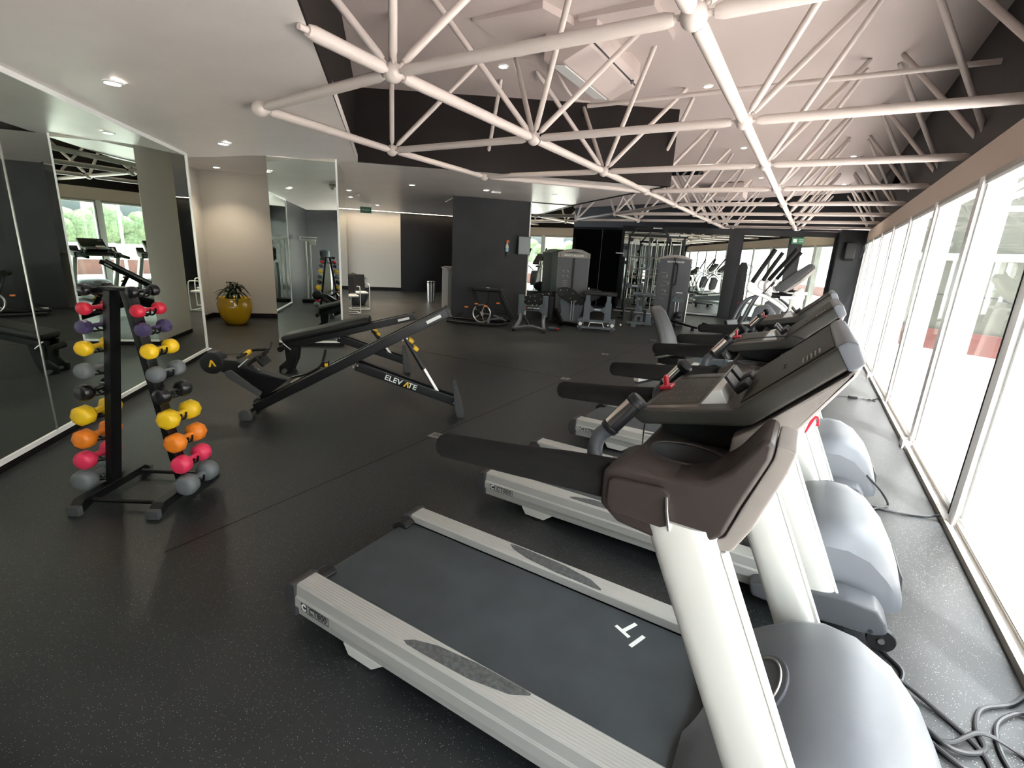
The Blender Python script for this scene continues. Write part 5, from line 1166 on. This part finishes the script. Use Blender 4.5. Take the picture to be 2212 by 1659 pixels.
ob('yellow_mark', M_yel, t, lambda b: (box(b, (0.66, -0.095, 0.32), (0.03, 0.01, 0.05)), box(b, (0.40, -0.06, 0.30), (0.05, 0.02, 0.02))) and None)
ob('console_mast', M_silver, t, lambda b: rbeam(b, (1.02, 0, 0.46), (0.96, 0, 0.84), 0.07, 0.05, 0.015) and None)
ob('console', M_cap, t, lambda b: box(b, (0.93, 0, 0.90), (0.05, 0.28, 0.18), Euler((0, R(-22), 0)), bev=0.02) and None)
ob('handlebar', M_foam, t, lambda b: tube(b, curve_pts([(0.74, -0.22, 0.76), (0.88, -0.22, 0.80), (0.95, 0, 0.80), (0.88, 0.22, 0.80), (0.74, 0.22, 0.76)], 6), 0.016, 10) and None)

# ================================================================== ELLIPTICALS
def elliptical(label, loc):
    t = thing('elliptical_trainer', label, 'elliptical trainer', loc, 0, 'elliptical trainers beyond the treadmills')
    for s in (-1, 1):
        ox = -0.12 if s < 0 else 0.05; oz = -0.03 if s < 0 else 0.0
        bm = NB(); tube(bm, curve_pts([(-0.62, s*0.27, 0.62), (-0.52, s*0.27, 0.95), (-0.44, s*0.27, 1.12), (-0.30, s*0.26, 1.20)], 6), 0.022, 10); ll = obj('lower_arm', bm, M_shroud, t)
        bm = NB(); tube(bm, curve_pts([(0.10, s*0.22, 1.02), (0.0, s*0.24, 1.10), (-0.18, s*0.27, 1.20), (-0.28+ox, s*0.28, 1.27), (-0.30+ox, s*0.28, 1.36), (-0.25+ox, s*0.28, 1.44+oz)], 6), 0.026, 12); obj('moving_arm', bm, M_white, t)
        ox = -0.12 if s < 0 else 0.05; oz = -0.03 if s < 0 else 0.0; le = 0.22 if s < 0 else 0.30
        bm = NB(); tube(bm, curve_pts([(-0.26+ox, s*0.28, 1.42+oz), (-0.26+ox+le*.3, s*0.28, 1.57+oz), (-0.26+ox+le*.65, s*0.28, 1.73+oz), (-0.26+ox+le, s*0.27, 1.89+oz)], 6), 0.032, 14, radii=None); gp = obj('foam_grip', bm, M_foam, t)
        bm = NB(); tube(bm, [(-0.20, s*0.14, 1.26), (-0.12, s*0.14, 1.40)], 0.017, 10); obj('sensor_grip', bm, M_chrome, t)
        bm = NB(); tube(bm, [(0.0, s*0.14, 1.20), (0.30, s*0.12, 1.22)], 0.022, 10); obj('side_handle', bm, M_white, t)
        bm = NB(); rbeam(bm, (-0.62, s*0.24, 0.62), (-0.66, s*0.22, 0.30), 0.04, 0.04); obj('link', bm, M_silver, t)
        bm = NB(); box(bm, (-0.62, s*0.17, 0.30), (0.42, 0.15, 0.07), bev=0.02); obj('pedal', bm, M_cap, t)
        bm = NB(); rbeam(bm, (-0.95, s*0.13, 0.22), (0.2, s*0.13, 0.34), 0.05, 0.06); obj('pedal_rail', bm, M_silver, t)
    bm = NB(); prism(bm, [(0.18, 0.10), (0.14, 0.60), (0.12, 1.18), (0.16, 1.30), (0.24, 1.30), (0.30, 0.60), (0.36, 0.10)], 'y', -0.10, 0.10, 0.03); obj('column', bm, M_silver, t)
    bm = NB(); prism(bm, [(-0.36, 0.72), (-0.30, 1.04), (-0.14, 1.08), (-0.02, 0.95), (-0.10, 0.55), (-0.34, 0.50)], 'y', -0.13, 0.13, 0.03); obj('guard', bm, M_shroud, t)
    bm = NB(); prism(bm, [(-1.05, 0.05), (-1.0, 0.22), (-0.6, 0.30), (0.1, 0.42), (0.5, 0.35), (0.55, 0.05)], 'y', -0.09, 0.09, 0.02); obj('base', bm, M_gun, t)
    bm = NB(); box(bm, (0.50, 0, 0.04), (0.10, 0.60, 0.07), bev=0.02); box(bm, (-1.0, 0, 0.04), (0.10, 0.60, 0.07), bev=0.02); obj('foot_bar', bm, M_silver, t)
    bm = NB(); prism(bm, [(-0.06, 1.28), (-0.10, 1.33), (0.08, 1.52), (0.28, 1.69), (0.33, 1.68), (0.34, 1.63), (0.20, 1.46), (0.02, 1.29)], 'y', -0.20, 0.20, 0.02); cs = obj('console', bm, M_dkplastic, t)
    bm = NB(); prism(bm, [(0.02, 1.285), (0.205, 1.455), (0.345, 1.628), (0.35, 1.60), (0.22, 1.42), (0.06, 1.27)], 'y', -0.18, 0.18, 0.006); obj('console_back', bm, M_greyback, cs)
    bm = NB(); box(bm, (0.06, 0, 1.505), (0.36, 0.30, 0.006), Euler((0, R(-44), 0)), bev=0.001); obj('display', bm, M_screen, cs)
    bm = NB(); tube(bm, [(-0.12, 0, 1.22), (0.16, 0, 1.22)], 0.04, 10); obj('neck', bm, M_cap, t)
    return t
e1 = elliptical('nearer elliptical trainer with black foam grips and curved white arms', (-0.36, 8.2, 0))
e2 = dup(e1, (-0.34, 9.65, 0), 0, 'farther elliptical trainer, behind the first one by the windows')

# ================================================================== BEHIND THE CAMERA (seen in mirrors)
t = thing('water_dispenser', 'silver water dispenser with its bottle on top, seen mirrored in the pillar', 'water dispenser', (-2.05, -0.55, 0), R(-135))
ob('cabinet', M_steel, t, lambda b: prism(b, [(-0.15, 0), (0.15, 0), (0.17, 0.5), (0.15, 1.05), (-0.15, 1.05), (-0.17, 0.5)], 'y', -0.16, 0.16, 0.02))
ob('tap_recess', M_cap, t, lambda b: box(b, (0, 0.15, 0.86), (0.22, 0.05, 0.14), bev=0.01))
ob('bottle', M_gun, t, lambda b: lathe(b, [(0.03, 1.05), (0.06, 1.08), (0.13, 1.13), (0.135, 1.22), (0.125, 1.26), (0.135, 1.30), (0.135, 1.42), (0.09, 1.46), (0.001, 1.46)], seg=28))
t = thing('column_scale', 'tall silver twin-post column scale, seen mirrored in the pillar', 'scale', (-2.72, -0.42, 0), R(45))
ob('platform', M_cap, t, lambda b: box(b, (0, 0, 0.05), (0.36, 0.45, 0.10), bev=0.02))
for s in (-1, 1): ob('post', M_silver, t, lambda b: box(b, (s*0.055, -0.1, 0.88), (0.045, 0.05, 1.60), bev=0.006))
ob('beam_head', M_white, t, lambda b: (box(b, (0, -0.1, 1.70), (0.44, 0.06, 0.05), bev=0.01), box(b, (0, -0.1, 1.78), (0.50, 0.03, 0.03), bev=0.006), box(b, (0.12, -0.1, 1.64), (0.16, 0.05, 0.12), bev=0.01), box(b, (-0.2, -0.1, 1.74), (0.03, 0.05, 0.10))) and None)

# ================================================================== OUTSIDE
o = struct('floor_terrace', poly_slab([(1.28, -14), (30, -14), (30, 40), (1.28, 40)], -0.16, -0.04), M_deck)

def seg_wall(p, q, z0, z1, th, m, name, label=None):
    return struct(name, vwall(p, q, z0, z1, th, 1), m)
seg_wall((1.30, 15.6), (5.2, 13.2), -0.04, 0.42, 0.30, M_brick, 'wall_outside_plinth')
seg_wall((1.30, 15.75), (5.25, 13.35), 0.42, 5.6, 0.2, M_outwall, 'wall_outside')
seg_wall((5.2, 13.2), (8.6, 9.6), -0.04, 0.50, 0.30, M_brick, 'wall_outside_plinth')
seg_wall((5.3, 13.35), (8.7, 9.75), 0.50, 2.2, 0.2, M_outwall, 'wall_outside')
seg_wall((8.6, 9.6), (10.5, -8), -0.04, 0.55, 0.30, M_brick, 'wall_outside_plinth')
seg_wall((8.8, 9.7), (10.7, -8), 0.55, 1.2, 0.15, M_white, 'wall_outside')
# hedge behind the parapet
bm = NB(); random.seed(11)
for k in range(90):
    u = k/90; x = 5.8+5.5*min(1, u*2.2)+random.uniform(-.1, .4); y = 13.4-22*u; ball(bm, (x+2.4, y+2.4, 1.3+random.uniform(0, .9)), random.uniform(.45, .75), (1, 1, random.uniform(.8, 1.3)), 9, 6)
tag(obj('hedge', bm, M_hedge, smooth=60), 'green hedge beyond the terrace parapet outside the windows', 'hedge')
# ledge and pipes on the outer wall
bm = NB(); rbeam(bm, (1.35, 15.5, 2.05), (5.2, 13.15, 2.05), 0.08, 0.16, 0.01); tag(obj('wall_ledge', bm, M_greyback, smooth=0), 'grey ledge running along the pale outside wall', 'ledge')
bm = NB(); tube(bm, [(2.2, 14.95, 1.22), (3.4, 14.2, 1.22), (4.1, 13.75, 0.95)], 0.018, 8); tag(obj('water_pipe', bm, M_cable), 'dark thin pipe bending down along the pale outside wall', 'pipe')
# outdoor white space frame canopy
canopy = thing('outdoor_canopy', 'white steel truss canopy standing outside over the terrace', 'canopy', (0, 0, 0))
def cbar(a, b, r=0.045): obj('canopy_bar', tube(NB(), [a, b], r, 8), M_white, canopy)
for k in range(8):
    y = 11.5-3.0*k; x0, x1, x2 = 2.2, 4.6, 7.0
    for a, b in (((x0, y, 2.75), (x1, y, 2.75)), ((x1, y, 2.75), (x2, y, 2.75)), ((x0, y, 2.75), ((x0+x1)/2, y-1.5, 3.9)), (((x0+x1)/2, y-1.5, 3.9), (x1, y, 2.75)), ((x1, y, 2.75), ((x1+x2)/2, y-1.5, 3.9)), (((x1+x2)/2, y-1.5, 3.9), (x2, y, 2.75))): cbar(a, b)
    for x in (x0, x1, x2): cbar((x, y, 2.75), (x, y-3.0, 2.75)); 
    for x in ((x0+x1)/2, (x1+x2)/2): cbar((x, y-1.5, 3.9), (x, y-4.5, 3.9)); cbar((x, y-1.5, 3.9), (x-1.2, y-3.0, 2.75)); cbar((x, y-1.5, 3.9), (x+1.2, y-3.0, 2.75))
    cbar((7.0, y, -0.04), (7.0, y, 2.75), 0.05) if k % 3 == 1 else None
b_ = thing('neighbour_building', 'pale building with window bands beyond the terrace', 'building', (16, 2, 0))
bm = NB(); box2(bm, (0, -14, -0.04), (4, 22, 7)); obj('wall', bm, M_beige, b_, smooth=0)
for k in range(9):
    bm = NB(); box2(bm, (-0.05, -12+3.8*k, 2.2), (0.02, -9.6+3.8*k, 3.6)); obj('window', bm, M_cab, b_, smooth=0)
